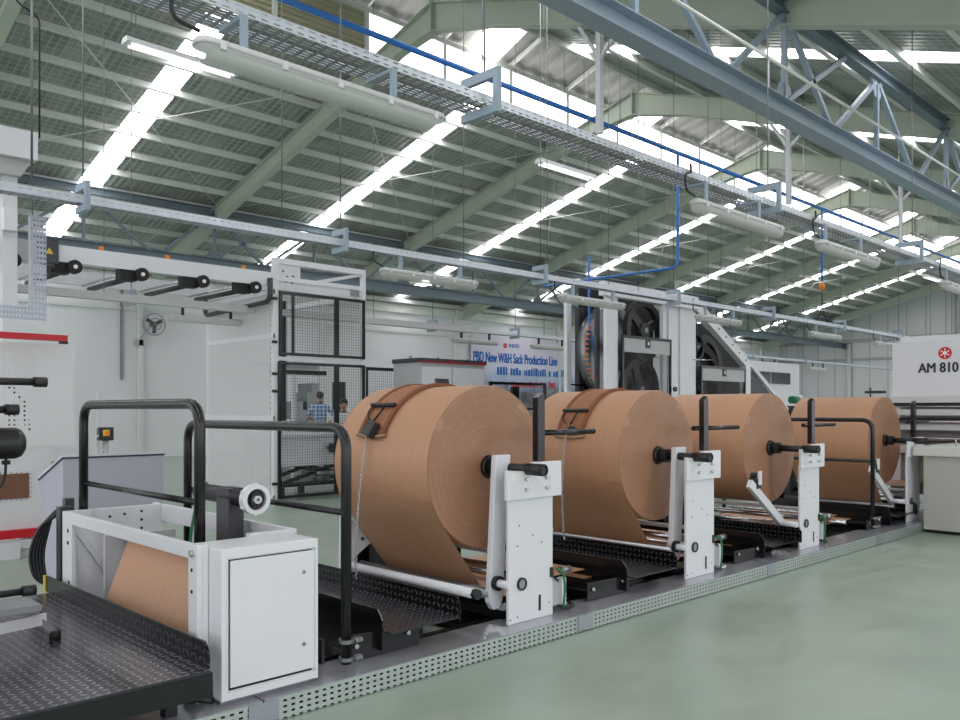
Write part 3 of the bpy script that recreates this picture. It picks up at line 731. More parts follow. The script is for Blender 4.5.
# ---- guard rollers in front of the rolls
for i, (xx, z, lab) in enumerate(((3.74, .41, 'white guard roller below the first paper roll'), (6.12, .415, 'white guard rod below the second paper roll'))):
    t = thing('guard_roller', lab, 'roller', (xx, 3.9, z), 'white guard rollers')
    MB().cyl((xx, 3.9 if i == 0 else 3.98, z), (xx, 5.3, z), .032 if i == 0 else .012, 16).build('tube', 'white_gloss', t)
    if i == 0: MB().cyl((xx, 3.86, z), (xx, 3.9, z), .036, 6).build('end_cap', 'black_plastic', t)
    m = MB(); m.box(xx-.03, xx+.03, 5.3, 5.33, z-.28, z+.05); m.box(xx-.02, xx+.12, 5.3, 5.33, .0, .2); m.build('end_bracket', 'white_gloss', t)
    MB().box(xx+.03, xx+.05, 4.7, 5.3, .2, .27).build('support_strip', 'white_gloss', t)
# left rear bearing plates seen at first roll
t = thing('bearing_plate', 'white bolted bearing plate under the left edge of the first roll', 'plate', (3.88, 5.55, 0))
m = MB(); m.prism([(3.82, .0), (3.95, .0), (3.95, .42), (4.13, .53), (3.98, .68), (3.84, .78)], 'y', 5.5, 5.56); pl = m.build('plate', 'white_gloss', t, bevel=.004)
m = MB()
for z in (.35, .45, .55, .66): m.cyl((3.9, 5.499, z), (3.9, 5.492, z), .012, 8)
m.cyl((4.02, 5.499, .56), (4.02, 5.49, .56), .014, 8); m.build('bolt', 'black_plastic', pl)
# ---- running paper webs low in the line
t = thing('running_paper_web', 'long kraft paper web running low between the roll stands', 'paper web', (4.2, 4.3, .2))
for k, (xa, xb, z, mt) in enumerate(((4.3, 13.4, .215, 'kraft'), (4.95, 5.4, .29, 'kraft'), (7.1, 7.65, .3, 'kraft'), (9.35, 10.35, .3, 'kraft'), (9.5, 10.45, .25, 'kraft'), (12.5, 14.2, .52, 'kraft'))):
    MB().box(xa, xb, 4.32, 5.38, z, z+.003).build('paper_sheet', mt, t)
for xa, z in ((4.95, .26), (7.12, .27), (9.35, .27), (9.9, .34), (10.35, .22)): MB().cyl((xa, 4.2, z), (xa, 5.5, z), .03, 14).build('web_roller', 'steel', t)
# ---- tread platforms between the stands
PD = [((3.06, 3.61), (2.83, 3.38), 'first, between the white control box and first roll', .285), ((5.51, 6.11), (5.06, 5.6), 'second, left of the second roll stand', .27), ((7.8, 8.46), (7.3, 7.83), 'third, left of the third roll stand', .25), ((11.15, 11.88), (10.5, 10.96), 'fourth, behind the black railing', .25)]
for i, ((a, b), (pa, pb), l, z) in enumerate(PD):
    t = thing('step_platform', 'black tread plate step platform, '+l, 'platform', (a, 3.9, 0), 'step platforms between the roll stands')
    MB().box(a, b, 3.9, 5.55, z-.01, z).build('deck', 'tread_dark' if i < 2 else 'tread_black', t)
    k1 = MB(); k1.prism([(3.9, z-.03), (5.55, z-.03), (5.55, z+.125), (3.93, z+.125), (3.9, z+.08)], 'x', b, b+.012); k1.build('kick_plate', 'tread_black', t)
    k1 = MB(); k1.prism([(3.97, z-.12), (5.55, z-.12), (5.55, z+.12), (4.02, z+.12), (3.97, z+.06)], 'x', a-.012, a); k1.build('kick_plate', 'black_paint', t)
    m = MB(); m.prism([(4.1, .1), (5.5, .1), (5.5, .27), (4.1, .27)], 'x', a-.35, a-.33); m.build('side_plate', 'black_paint', t)
    m = MB(); m.prism([(pa, .13), (pb, .13), (pb, .275), (a, z-.01), (pa, z)], 'y', 4.02, 4.035); m.box(pa, a-.01, 4.035, 5.5, .2, .21); m.build('end_plate', 'black_paint', t, bevel=.003)
    bl = MB()
    for (bx, bz) in ((pa+.06, .215), (pb-.1, .225)): bl.cyl((bx, 4.02, bz), (bx, 4.0, bz), .014, 10)
    bl.build('bolt', 'steel', t)
    m = MB(); m.box(a+.05, b-.05, 4.2, 4.24, 0, z-.01); m.box(a+.05, b-.05, 5.3, 5.34, 0, z-.01); m.build('support_leg', 'black_paint', t)
# dark rails beneath (machine bed)
for y, l in ((4.16, 'low black bed rail along the machine, just behind the floor duct'), (5.56, 'low black bed rail along the machine, behind the paper rolls')):
    m = MB(); m.box(2.6, 13.2, y, y+.05, .0, .125); solo(m, 'bed_rail', 'black_paint', l, 'rail', (2.6, y, 0), 'black bed rails')
# ---- junction boxes
JB = ['grey junction box with green cable at the foot of the first stand', 'grey junction box at the foot of the second stand', 'grey junction box at the foot of the third stand']
for i in range(3):
    c = CX[i]+.47
    t = thing('junction_box', JB[i], 'junction box', (c+.03, 3.98, .127), 'junction boxes on the stands')
    MB().box(c+.02, c+.13, 3.97, 4.04, .18, .36).build('box', 'grey_paint', t, bevel=.004)
    MB().box(c+.15, c+.2, 3.99, 4.04, .16, .36).build('terminal_block', 'white_gloss', t)
    MB().sweep(rounded([(c+.05, 3.96, .45), (c+.11, 3.94, .42), (c+.13, 3.94, .3), (c+.12, 3.95, .15)], .05), .009, 8).build('cable', 'cable_green', t)
    MB().cyl((c+.1, 3.96, .43), (c+.2, 3.96, .43), .026, 14).build('connector', 'steel_dull', t)
    MB().sweep(rounded([(c+.1, 3.99, .17), (c+.18, 3.96, .145), (c+.3, 4.0, .14), (c+.34, 4.08, .14)], .05), .012, 8).build('cable', 'cable_black' if i != 1 else 'lamp_body', t)
    m = MB(); m.box(c-.03, c+.0, 3.94, 3.95, .4, .47); m.cyl((c+.0, 3.94, .4), (c+.05, 3.94, .36), .008, 6); m.build('plug', 'black_plastic', t)
# ---- straps on rolls one and two
def strap(i, y0, y1, a0, a1, lab):
    x = RX[i]
    t = thing('tension_strap', lab, 'strap', (x, (y0+y1)/2, AX+RR), 'brown tension straps on the rolls')
    n = 26; m = MB(); vs = []; fs = []; r0 = RR+.004; r1 = RR+.02
    A = [a0+(a1-a0)*k/n for k in range(n+1)]
    def band(ya, yb, ra, rb):
        vs = []; fs = []
        for a in A:
            for (y, r) in ((ya, ra), (yb, ra), (yb, rb), (ya, rb)): vs.append((x+r*cos(a), y, AX+r*sin(a)))
        for k in range(n):
            for j in range(4): fs.append((4*k+j, 4*k+(j+1) % 4, 4*k+4+(j+1) % 4, 4*k+4+j))
        fs += [(0, 1, 2, 3), (4*n+3, 4*n+2, 4*n+1, 4*n)]
        return MB().add(vs, fs)
    b = band(y0, y1, r0, r1); b.build('strap', 'strap_brown', t)
    band(y0-.012, y0+.022, r0, r1+.008).build('edge_binding', 'strap_edge', t)
    band(y1-.022, y1+.012, r0, r1+.008).build('edge_binding', 'strap_edge', t)
    P = lambda a, y, r: (x+r*cos(a), y, AX+r*sin(a))
    e = a1 if a1 > a0 else a0
    MB().sweep([P(e+.02, y0-.03, RR+.02), P(e+.05, (y0+y1)/2, RR+.022), P(e+.02, y1+.03, RR+.02)], .014, 8).build('end_bar', 'strap_frame', t)
    ym = (y0+y1)/2
    hb = MB().sweep([P(e-.38, ym-.14, RR+.045), P(e-.38, ym+.14, RR+.045)], .017, 8).build('handle_bar', 'black_plastic', t)
    wy = ym-.01
    MB().sweep(rounded([P(e-.38, ym+.1, RR+.05), P(e-.25, ym+.12, RR+.05), P(e-.16, wy+.06, RR+.05)], .05), .007, 6).build('wire_hook', 'black_plastic', t)
    MB().sweep([P(e-.38, ym-.04, RR+.05), P(e-.14, wy, RR+.05)], .008, 6).build('wire_hook', 'black_plastic', t)
    if i == 0:
        m = MB(); c0 = Vector(P(e-.12, wy-.03, RR+.06)); c1 = Vector(P(e+.06, wy-.0, RR+.06)); m.bar(c0, c1, .12, .06, (-.7, 0, .7)); m.build('weight', 'black_plastic', t, bevel=.01)
    else:
        m = MB(); m.ball(P(e-.06, wy-.03, RR+.05), .045, (1, 1, .8)); m.build('weight', 'black_plastic', t)
    # chain hanging down to the machine bed
    ch = MB(); s0 = Vector(P(e-.02, wy+.02, RR+.05)); s1 = Vector((x-.66, wy+.06, .36)) if i == 0 else Vector((x-.63, wy+.02, .42)); N = 62
    mid = (s0+s1)/2+Vector((-.07, 0, -.02)) if i == 0 else (s0+s1)/2+Vector((-.09, 0, 0))
    for k in range(N):
        t0 = k/N; t1 = (k+1.3)/N
        q = lambda u: s0*(1-u)**2+mid*2*u*(1-u)+s1*u*u
        a = q(t0); b_ = q(min(t1, 1)); d = (b_-a).normalized(); w = Vector((0, .007, 0)) if k % 2 else d.cross(Vector((0, .007, 0)))
        ch.sweep([a, a+(b_-a)*.25+w, a+(b_-a)*.75+w, b_, a+(b_-a)*.75-w, a+(b_-a)*.25-w, a], .0034, 5, False)
    ch.build('chain', 'steel', t)
    return t
strap(0, 4.82, 5.1, radians(40), radians(157), 'brown woven tension strap with black weight and chain on the first roll')
strap(1, 4.72, 5.0, radians(40), radians(162), 'brown woven tension strap with chain on the second roll')
# ---- control box
t = thing('control_box', 'white steel control box with door at the line end', 'control box', (1.964, 3.86, .15))
cx0, cx1, cz0, cz1 = 1.964, 2.526, .15, .905
m = MB(); m.box(cx0, cx1, 3.87, 4.17, cz0, cz1); m.build('body', 'white_gloss', t, bevel=.005)
m = MB(); fz = .03; m.box(cx0, cx0+fz, 3.855, 3.87, cz0, cz1); m.box(cx1-fz*.6, cx1, 3.855, 3.87, cz0, cz1); m.box(cx0, cx1, 3.855, 3.87, cz0, cz0+.04); m.box(cx0, cx1, 3.855, 3.87, cz1-.05, cz1); m.build('front_frame', 'white_gloss', t, bevel=.003)
MB().box(cx0+.045, cx1-.032, 3.8695, 3.8705, cz0+.045, cz1-.055).build('door_gap', 'black_matte', t)
dr = MB().box(cx0+.05, cx1-.02, 3.857, 3.869, cz0+.06, cz1-.06).build('door', 'white_gloss', t, bevel=.003)
for z in (cz0+.2, cz1-.17):
    MB().cyl((cx1-.09, 3.857, z), (cx1-.09, 3.852, z), .012, 16).build('lock', 'steel', dr); MB().box(cx1-.096, cx1-.084, 3.85, 3.852, z-.003, z+.003).build('lock_slot', 'black_matte', dr)
m = MB(); m.box(2.3, 2.6, 4.19, 4.23, .89, .915); m.build('rear_lip', 'white_gloss', t)
MB().box(1.98, 2.5, 3.9, 4.1, .127, .15).build('foot', 'steel_dull', t)
# ---- open white frame with the paper sheet inside
t = thing('web_guide_frame', 'open white rectangular machine frame holding a slanting paper sheet', 'machine frame', (1.9, 4.1, 0))
m = MB(); m.box(1.9, 1.93, 4.088, 5.95, .845, .92); m.build('side_beam', 'white_gloss', t, bevel=.003)
m = MB(); m.box(2.56, 2.59, 4.2, 6.1, .8, .92); m.build('side_beam', 'white_gloss', t, bevel=.003)
m = MB(); m.box(1.9, 1.93, 3.99, 4.088, .08, .92); m.box(1.93, 1.962, 3.99, 4.01, .15, .92); p = m.build('front_post', 'white_gloss', t, bevel=.003)
q = MB()
for z in (.79, .68): q.cyl((1.9, 4.045, z), (1.897, 4.045, z), .01, 8)
q.cyl((1.9, 4.045, .22), (1.897, 4.045, .22), .01, 8); q.build('hole', 'black_matte', p); MB().cyl((1.9, 4.04, .875), (1.885, 4.04, .875), .018, 12).build('bolt', 'steel', p)
m = MB(); m.box(1.9, 2.59, 5.95, 5.98, .05, .92); m.box(1.9, 1.93, 5.8, 5.95, .05, .92); pe = m.build('end_panel', 'white_gloss', t, bevel=.003)
q = MB()
for (yy, zz) in ((5.87, .8), (5.87, .72), (5.85, .46), (5.85, .40)): q.cyl((1.9, yy, zz), (1.897, yy, zz), .013, 8)
q.build('hole', 'black_matte', pe); q = MB()
for (xx, zz) in ((2.42, .88), (2.42, .82), (2.42, .76), (2.2, .86), (2.3, .87)): q.cyl((xx, 5.95, zz), (xx, 5.947, zz), .01, 8)
q.build('hole', 'black_matte', pe)
MB().bar((1.95, 5.94, .84), (2.3, 5.94, .3), .01, .04).build('inner_rib', 'white_paint', pe)
MB().box(1.99, 2.45, 5.46, 5.49, .1, .8).build('inner_plate', 'grey_paint', t)
MB().cyl((2.14, 4.2, .8), (2.14, 5.46, .8), .035, 16).build('top_roller', 'steel_dull', t)
m = MB(); m.prism([(2.10, .79), (2.1015, .79), (1.915, .30), (1.9135, .30)], 'y', 4.22, 5.36); m.build('paper_sheet', 'kraft', t)
MB().box(2.0, 2.5, 4.2, 5.9, .05, .06).build('base_plate', 'black_paint', t)
m = MB(); m.box(1.87, 1.9, 4.0, 4.07, .13, .2); m.cyl((1.86, 4.04, .15), (1.95, 3.92, .15), .016, 10); m.build('foot_clamp', 'black_plastic', t)
# ---- brake disc pedestal behind the control box
t = thing('brake_pedestal', 'dark pedestal carrying a white ringed brake disc behind the control box', 'pedestal', (2.45, 4.72, 0))
MB().box(2.40, 2.5, 4.62, 4.78, 0, 1.13).build('post', 'dark_grey', t, bevel=.004)
MB().cyl((2.45, 4.42, 1.08), (2.45, 5.1, 1.08), .052, 20).build('shaft', 'gear_dark', t)
MB().ring((2.45, 4.4, 1.08), (0, 1, 0), .088, .062, .05, 40).build('outer_ring', 'white_gloss', t)
MB().cyl((2.45, 4.41, 1.08), (2.45, 4.4, 1.08), .063, 32).ring((2.45, 4.385, 1.08), (0, 1, 0), .04, .03, .02, 24).build('disc', 'gear_dark', t)
MB().ring((2.45, 4.375, 1.08), (0, 1, 0), .024, .009, .03, 24).build('hub_ring', 'lamp_body', t)
for a in range(6): MB().box(2.45+.088*cos(a*pi/3+.5)-.008, 2.45+.088*cos(a*pi/3+.5)+.008, 4.385, 4.415, 1.08+.088*sin(a*pi/3+.5)-.008, 1.08+.088*sin(a*pi/3+.5)+.008).build('ring_lug', 'white_gloss', t)
MB().sweep(rounded([(2.45, 5.0, 1.14), (2.42, 5.05, 1.1), (2.36, 5.05, .8), (2.3, 4.9, .15)], .08), .01, 8).build('hose', 'cable_green', t)
# ---- black work platform
t = thing('work_platform', 'large black tread plate work platform at the line end', 'platform', (.6, 3.74, 0))
MB().box(-1.2, 1.85, 3.74, 6.1, .35, .36).build('deck', 'tread_dark', t)
m = MB(); m.prism([(3.77, .36), (6.15, .36), (6.15, .47), (3.81, .485), (3.77, .44)], 'x', 1.85, 1.862); m.build('kick_plate', 'tread_black', t)
MB().box(-1.2, 1.862, 3.74, 3.76, .235, .35).build('fascia', 'black_paint', t)
MB().box(1.84, 1.865, 6.15, 6.18, .36, .47).build('end_cap', 'yellow_paint', t)
for xx in (-1.1, .4, 1.7):
    for yy in (3.9, 6.0): MB().box(xx, xx+.06, yy, yy+.06, .127 if yy < 4 else 0, .35).build('support_leg', 'black_paint', t)
# ---- handrails
def rail(name, lab, x, ya, yb, zt, za, zb, zm, zfar):
    t = thing(name, lab, 'handrail', (x, ya, za), 'black tubular handrails')
    MB().sweep(rounded([(x, ya, za), (x, ya, zt), (x, yb, zt), (x, yb, zfar)], .14, 8), .03 if x < 5 else .026, 14).build('hoop', 'black_paint', t)
    MB().cyl((x, ya, zm), (x, yb, zm), .019, 12).build('mid_rail', 'black_paint', t)
    m = MB(); m.cyl((x, yb, zfar), (x, yb, zfar+.05), .034, 14); m.box(x-.08, x, yb-.02, yb+.02, zfar, zfar+.04); m.build('clamp', 'black_plastic', t)
    return t
rail('handrail', 'black tubular handrail above the open white frame', 2.05, 4.27, 6.02, 1.635, .5, .5, 1.10, .5)
rail('handrail', 'black tubular handrail beside the first step platform', 2.74, 3.9, 5.9, 1.5, .17, .17, 1.02, .15)
rail('handrail', 'slim black handrail in front of the fourth paper roll', 10.42, 3.92, 5.9, 1.48, .17, .17, .98, .15)
for x, l in ((2.74, 'first step platform'), (10.42, 'fourth paper roll')):
    for z, w in ((.2, 'lower'), (.3, 'upper')):
        m = MB(); m.ring((x, 3.9, z), (0, 0, 1), .044, .03, .02, 18); m.box(x+.03, x+.09, 3.87, 3.9, z-.01, z+.01); m.cyl((x+.05, 3.88, z), (x+.05, 3.855, z), .012, 10)
        m.cyl((x+.075, 3.88, z), (x+.075, 3.855, z), .012, 10)
        solo(m, 'rail_clamp', 'steel_dull', w+' steel clamp at the foot of the handrail by the '+l, 'clamp', (x, 3.9, z))
# ---- cable loop beside the frame
m = MB()
for k in range(5):
    o = k*.022
    m.sweep(rounded([(1.99-o*.3, 6.24, .92-o*.5), (1.93-o, 6.28, .88-o), (1.87-o, 6.3, .6), (1.88-o*.8, 6.26, .42), (1.97, 6.22, .36)], .12), .011, 8)
solo(m, 'cable_bundle', 'cable_black', 'black looped cable bundle at the corner of the white frame', 'cable bundle', (1.9, 6.2, .36))
m = MB(); m.box(1.93, 2.02, 6.12, 6.2, .0, .93); m.box(1.99, 2.05, 6.2, 6.26, .3, .98); solo(m, 'cable_riser', 'dark_grey', 'dark grey cable riser between white frame and grey console', 'cable riser', (1.95, 6.15, 0))
# ---- step stool
t = thing('step_stool', 'aluminium two-step stool with tread plate steps on the black platform', 'step stool', (1.3, 4.6, .36))
def tr(xa, xb, ya, yb, z):
    MB().box(xa, xb, ya, yb, z-.035, z).build('step', 'tread_alu', t, bevel=.003)
tr(.75, 1.42, 4.78, 5.06, .57); tr(.6, 1.26, 5.02, 5.3, .76)
for (a, b) in (((1.38, 4.9, .54), (1.5, 4.84, .40)), ((.8, 4.9, .54), (.8, 4.6, .40)), ((1.2, 5.25, .72), (1.3, 5.5, .40)), ((.7, 5.2, .72), (.7, 5.5, .4))):
    l = MB().bar(a, b, .045, .03).build('leg', 'steel_dull', t); MB().cyl((b[0], b[1], .36), (b[0], b[1], .41), .03, 14).build('foot', 'rubber', l)
MB().sweep(rounded([(1.22, 5.1, .74), (1.24, 5.0, .62), (1.2, 4.95, .55)], .04), .02, 8).build('bracket', 'steel_dull', t)
MB().bar((.75, 4.72, .47), (1.46, 4.86, .475), .02, .06).build('brace', 'white_paint', t)
MB().cyl((1.1, 4.77, .45), (1.1, 4.73, .45), .018, 10).build('latch', 'black_plastic', t)
# ---- winder at the left edge
t = thing('rewind_unit', 'rewinding unit with black shafts reaching in above the black platform', 'winding machine', (.7, 4.6, .36))
MB().box(.55, .75, 4.35, 4.95, .36, 2.1).build('side_frame', 'white_paint', t, bevel=.01)
def shaft(z, xe, r, cr, y=4.6, cap=.06):
    s = MB().cyl((.7, y, z), (xe-cap, y, z), r, 18).build('shaft', 'gear_dark', t); MB().cyl((xe-cap, y, z), (xe, y, z), cr, 20).build('end_cap', 'black_plastic', s)
shaft(1.742, 1.385, .019, .026); shaft(1.602, 1.255, .019, .027)
MB().sweep([(.7, 4.6, 1.435), (1.24, 4.6, 1.435), (1.265, 4.6, 1.435), (1.28, 4.6, 1.435)], [.078, .078, .068, .045], 24).build('pressure_roll', 'black_plastic', t)
MB().sweep(rounded([(1.2, 4.6, 1.36), (1.2, 4.62, 1.24), (1.1, 4.65, 1.13), (.8, 4.6, 1.08)], .1), .007, 6).build('cable', 'cable_black', t)
MB().cyl((1.2, 4.6, 1.35), (1.2, 4.6, 1.33), .02, 10).build('cable_gland', 'black_plastic', t)
shaft(.72, 1.29, .017, .026, 4.45)
m = MB().sweep([(.8, 4.05, .575), (.99, 4.05, .575), (1.02, 4.05, .575)], [.055, .055, .04], 20); m.build('guide_wheel', 'rubber', t)
MB().box(.7, .85, 4.0, 4.6, .54, .61).build('wheel_arm', 'dark_grey', t)
# ================================================================== BACKGROUND MACHINES
# ---- grey console
t = thing('operator_console', 'pale grey console with sloping desk top behind the handrail', 'console', (2.8, 7.8, 0))
m = MB(); m.prism([(7.57, 0), (7.57, 1.2), (8.2, .98), (8.2, .9), (8.05, .72), (8.05, 0)], 'x', 2.41, 3.28); m.build('body', 'console_grey', t, bevel=.004)
m = MB(); m.prism([(7.56, 1.185), (7.56, 1.2), (8.21, .975), (8.21, .96)], 'x', 2.4, 3.29); m.build('edge_strip', 'dark_edge', t)
m = MB(); m.prism([(7.55, 1.2), (7.55, 1.215), (8.21, .99), (8.21, .975)], 'x', 2.4, 3.29); m.build('desk_top', 'white_paint', t)
# ---- emergency switch on a stand
t = thing('emergency_switch', 'black and yellow main switch on a thin post by the white wall', 'switch', (3.05, 8.5, 0))
MB().cyl((3.03, 8.5, 0), (3.03, 8.5, 1.78), .012, 8).cyl((3.1, 8.5, 0), (3.1, 8.5, 1.3), .03, 10).build('post', 'grey_paint', t)
MB().box(3.02, 3.16, 8.44, 8.52, 1.3, 1.43).build('housing', 'black_plastic', t, bevel=.006)
kn = MB().box(3.055, 3.115, 8.43, 8.44, 1.345, 1.405).build('yellow_plate', 'yellow_paint', t); MB().cyl((3.09, 8.43, 1.37), (3.09, 8.41, 1.37), .022, 12).build('knob', 'orange_paint', kn)
MB().sweep(rounded([(3.03, 8.46, 1.36), (2.98, 8.46, 1.32), (3.0, 8.46, 1.25), (3.09, 8.46, 1.2), (3.09, 8.46, 1.1)], .04), .008, 6).build('cable', 'lamp_body', t)
# ---- red-topped mesh guard at the far left
t = thing('mesh_guard', 'white mesh guard fence with red rails at the left edge', 'machine guard', (2.4, 10, 0))
MB().box(1.0, 3.17, 9.8, 9.9, 2.36, 2.425).build('red_rail', 'red_paint', t); MB().box(3.1, 3.18, 9.82, 9.88, 2.33, 2.36).build('rail_foot', 'black_plastic', t)
MB().box(1.0, 3.31, 10.0, 10.004, 1.2, 2.33).build('mesh_panel', 'mesh_white', t)
MB().box(1.0, 3.05, 9.98, 10.0, .3, 1.15).build('lower_panel', 'white_paint', t)
MB().box(1.0, 2.85, 9.965, 9.98, .62, .93).build('window_mesh', 'mesh_black', t); MB().box(1.0, 2.83, 9.977, 9.979, .64, .91).build('window_opening', 'strap_edge', t)
MB().box(1.0, 3.0, 9.9, 9.97, .22, .31).build('red_skirt', 'red_paint', t)
m = MB(); m.box(2.5, 2.72, 9.9, 10.05, .0, .18); m.box(2.1, 3.2, 9.93, 9.99, .1, .2); m.build('foot', 'white_paint', t)
m = MB()
for (a, b) in (((2.4, 10.1, 2.2), (2.8, 10.1, 1.7)), ((2.4, 10.1, 1.9), (2.65, 10.1, 1.55)), ((2.8, 10.1, 1.7), (2.86, 10.1, 1.35))): m.bar(a, b, .03, .045)
m.build('diagonal_brace', 'black_paint', t)
MB().box(2.66, 2.76, 10.1, 10.14, 1.3, 1.66).build('ribbed_block', 'strap_edge', t)
MB().box(2.75, 3.0, 10.0, 10.05, 0, .32).build('post', 'white_paint', t)
MB().box(1.0, 1.05, 9.85, 10.05, 0, 2.42).build('post', 'white_paint', t)
# ---- perforated L-shaped tray
t = thing('tray_drop', 'perforated galvanised tray elbow hanging at the upper left', 'cable tray', (2.5, 8.5, 2.45))
MB().box(2.44, 2.56, 8.5, 8.504, 2.44, 3.42).build('vertical_tray', 'perf_tray_vertical', t)
MB().box(.6, 2.44, 8.5, 8.504, 2.44, 2.56).build('horizontal_tray', 'perf_tray_vertical', t)
MB().box(2.42, 2.44, 8.5, 8.56, 2.56, 3.42).build('tray_flange', 'galv', t)
MB().cyl((2.45, 8.54, 3.4), (2.45, 8.54, roofz(8.5)-.1), .006, 6).build('hanger_rod', 'steel_dull', t)
# ---- overhead conveyor
t = thing('overhead_conveyor', 'long white overhead beam with black rollers leading to the mesh cage', 'conveyor', (4, 12.8, 3.7))
MB().box(4.0, 7.45, 12.74, 12.8, 3.72, 3.96).build('side_beam', 'white_gloss', t, bevel=.004)
MB().box(1.8, 3.95, 12.76, 12.8, 3.68, 3.98).build('end_plate', 'grey_paint', t, bevel=.004)
MB().box(1.8, 7.45, 14.9, 14.96, 3.72, 3.96).build('rear_beam', 'white_paint', t)
m = MB(); m.box(3.72, 3.98, 12.66, 12.76, 3.66, 4.02); m.cyl((3.85, 12.7, 3.66), (3.85, 12.7, 3.6), .09, 14); mo = m.build('drive_motor', 'dark_grey', t, bevel=.02)
MB().prism([(3.8, 3.8), (3.9, 3.8), (3.85, 3.89)], 'y', 12.65, 12.66).build('warning_triangle', 'yellow_paint', mo)
for i, x in enumerate((3.4, 4.2, 5.17, 6.15, 7.08)):
    z = 3.66
    r = MB().cyl((x, 12.82, z), (x, 14.9, z), .045, 12).build('roller', 'black_plastic', t)
    m = MB(); m.cyl((x, 12.66, z), (x, 12.74, z), .1, 20); m.box(x-.3, x-.05, 12.75, 12.95, z-.1, z+.1); m.build('pulley', 'black_matte', r); MB().cyl((x, 12.66, z), (x, 12.645, z), .03, 12).build('hub', 'label_white', r)
    MB().cyl((x-.12, 12.82, z+.05), (x-.12, 14.9, z+.05), .02, 8).build('guide_rod', 'steel', t)
for x in (4.6, 5.6, 6.9): MB().box(x-.03, x+.03, 12.75, 12.79, 3.96, 4.02).build('lifting_tab', 'orange_paint', t)
for x in (3.3,): MB().box(x-.12, x+.12, 12.9, 13.1, 0, 3.7).build('support_post', 'white_paint', t)
MB().sweep(rounded([(7.36, 12.7, 3.85), (7.36, 12.7, 3.46), (7.36, 15.1, 3.4), (7.36, 15.1, 3.75)], .15), .045, 10).build('hose', 'dark_grey', t)
# box unit top left
t = thing('overhead_box', 'white box unit on a column at the upper left edge', 'machine housing', (3.3, 12.4, 5))
MB().box(2.4, 3.6, 12.3, 12.9, 4.98, 5.36).build('housing', 'white_gloss', t, bevel=.01); MB().prism([(2.6, 4.75), (3.42, 4.75), (3.55, 4.98), (2.6, 4.98)], 'y', 12.4, 12.8).build('lower_casing', 'grey_paint', t, bevel=.01)
MB().box(3.22, 3.4, 12.5, 12.7, 0, 4.75).build('column', 'white_paint', t); MB().bar((2.9, 12.6, 4.5), (3.3, 12.6, 4.8), .08, .08).build('brace', 'white_paint', t)
MB().box(3.2, 3.36, 12.35, 12.5, 4.0, 4.3).build('sensor_box', 'white_gloss', t)
# ---- mesh cage
t = thing('mesh_cage', 'tall white framed machine cage with black edged mesh doors', 'machine cage', (7.5, 12.8, 0))
gx0, gx1, gy0, gy1, gt = 7.48, 9.44, 12.8, 15.3, 4.24
m = MB(); m.box(gx0, gx0+.1, gy0, gy0+.08, 0, gt); m.box(gx1-.08, gx1, gy0, gy0+.08, 0, gt); m.box(gx0, gx1, gy0, gy0+.08, gt-.1, gt); m.box(gx0, gx1, gy0, gy0+.08, 2.46, 2.53); m.box(gx0, gx1, gy0, gy0+.08, 3.84, 3.92)
m.box(gx0, gx0+.08, gy1-.08, gy1, 0, 3.8); m.box(gx1-.08, gx1, gy1-.08, gy1, 0, 3.8); m.box(gx0, gx1, gy1-.08, gy1, 3.7, 3.8); m.box(gx0, gx0+.08, gy0, gy1, 3.7, 3.8); m.box(gx1-.08, gx1, gy0, gy1, 3.7, 3.8); m.build('frame', 'white_gloss', t)
m = MB(); m.box(gx0+.1, gx0+.55, gy0+.02, gy0+.05, 3.92, 4.16); m.box(gx0+.1, gx1-.08, gy0+.02, gy0+.05, 3.68, 3.86); m.bar((gx0+.9, gy0+.04, 3.9), (gx1-.1, gy0+.04, 4.14), .03, .06); fp = m.build('top_panel', 'white_paint', t)
q = MB()
for (a, b) in ((.2, 4.02), (.28, 3.93), (.35, 3.88), (.26, 3.84), (.4, 3.95), (.38, 3.83)): q.cyl((gx0+a, gy0+.02, b), (gx0+a, gy0+.015, b), .018, 8)
q.build('hole', 'black_matte', fp); MB().box(gx1-.34, gx1-.14, gy0+.01, gy0+.02, 3.72, 3.84).build('grey_plate', 'steel_dull', fp)
# left side: white mesh panels
for (z0, z1, mt) in ((2.92, 3.62, 'mesh_white_side'), (1.5, 2.84, 'mesh_white_side'), (.08, 1.42, 'mesh_white_side')):
    MB().box(gx0, gx0+.004, gy0+.1, gy1-.08, z0, z1).build('side_mesh', mt, t)
for z in (.04, 1.42, 2.84, 3.6): MB().box(gx0-.01, gx0+.03, gy0, gy1, z, z+.08).build('side_rail', 'white_gloss', t)
def door(nm, xa, xb, za, zb, vx=()):
    d = MB(); w = .05
    d.box(xa, xa+w, gy0-.04, gy0, za, zb); d.box(xb-w, xb, gy0-.04, gy0, za, zb); d.box(xa, xb, gy0-.04, gy0, za, za+w); d.box(xa, xb, gy0-.04, gy0, zb-w, zb)
    for v, ww in vx: d.box(v, v+ww, gy0-.035, gy0-.005, za, zb)
    o = d.build(nm, 'black_paint', t); MB().box(xa+w, xb-w, gy0-.02, gy0-.016, za+w, zb-w).build('wire_mesh', 'mesh_black', o)
    return o
u = door('upper_door', gx0+.1, gx1-.04, 2.55, 3.66, ((7.83, .05), (8.72, .1)))
l_ = door('lower_door', gx0+.08, gx1-.04, .06, 2.44, ((8.72, .1),))
for z in (3.5, 2.75, 2.2, 1.9, .3): MB().box(gx0-.03, gx0+.06, gy0-.03, gy0, z, z+.05).build('hinge', 'black_plastic', t)
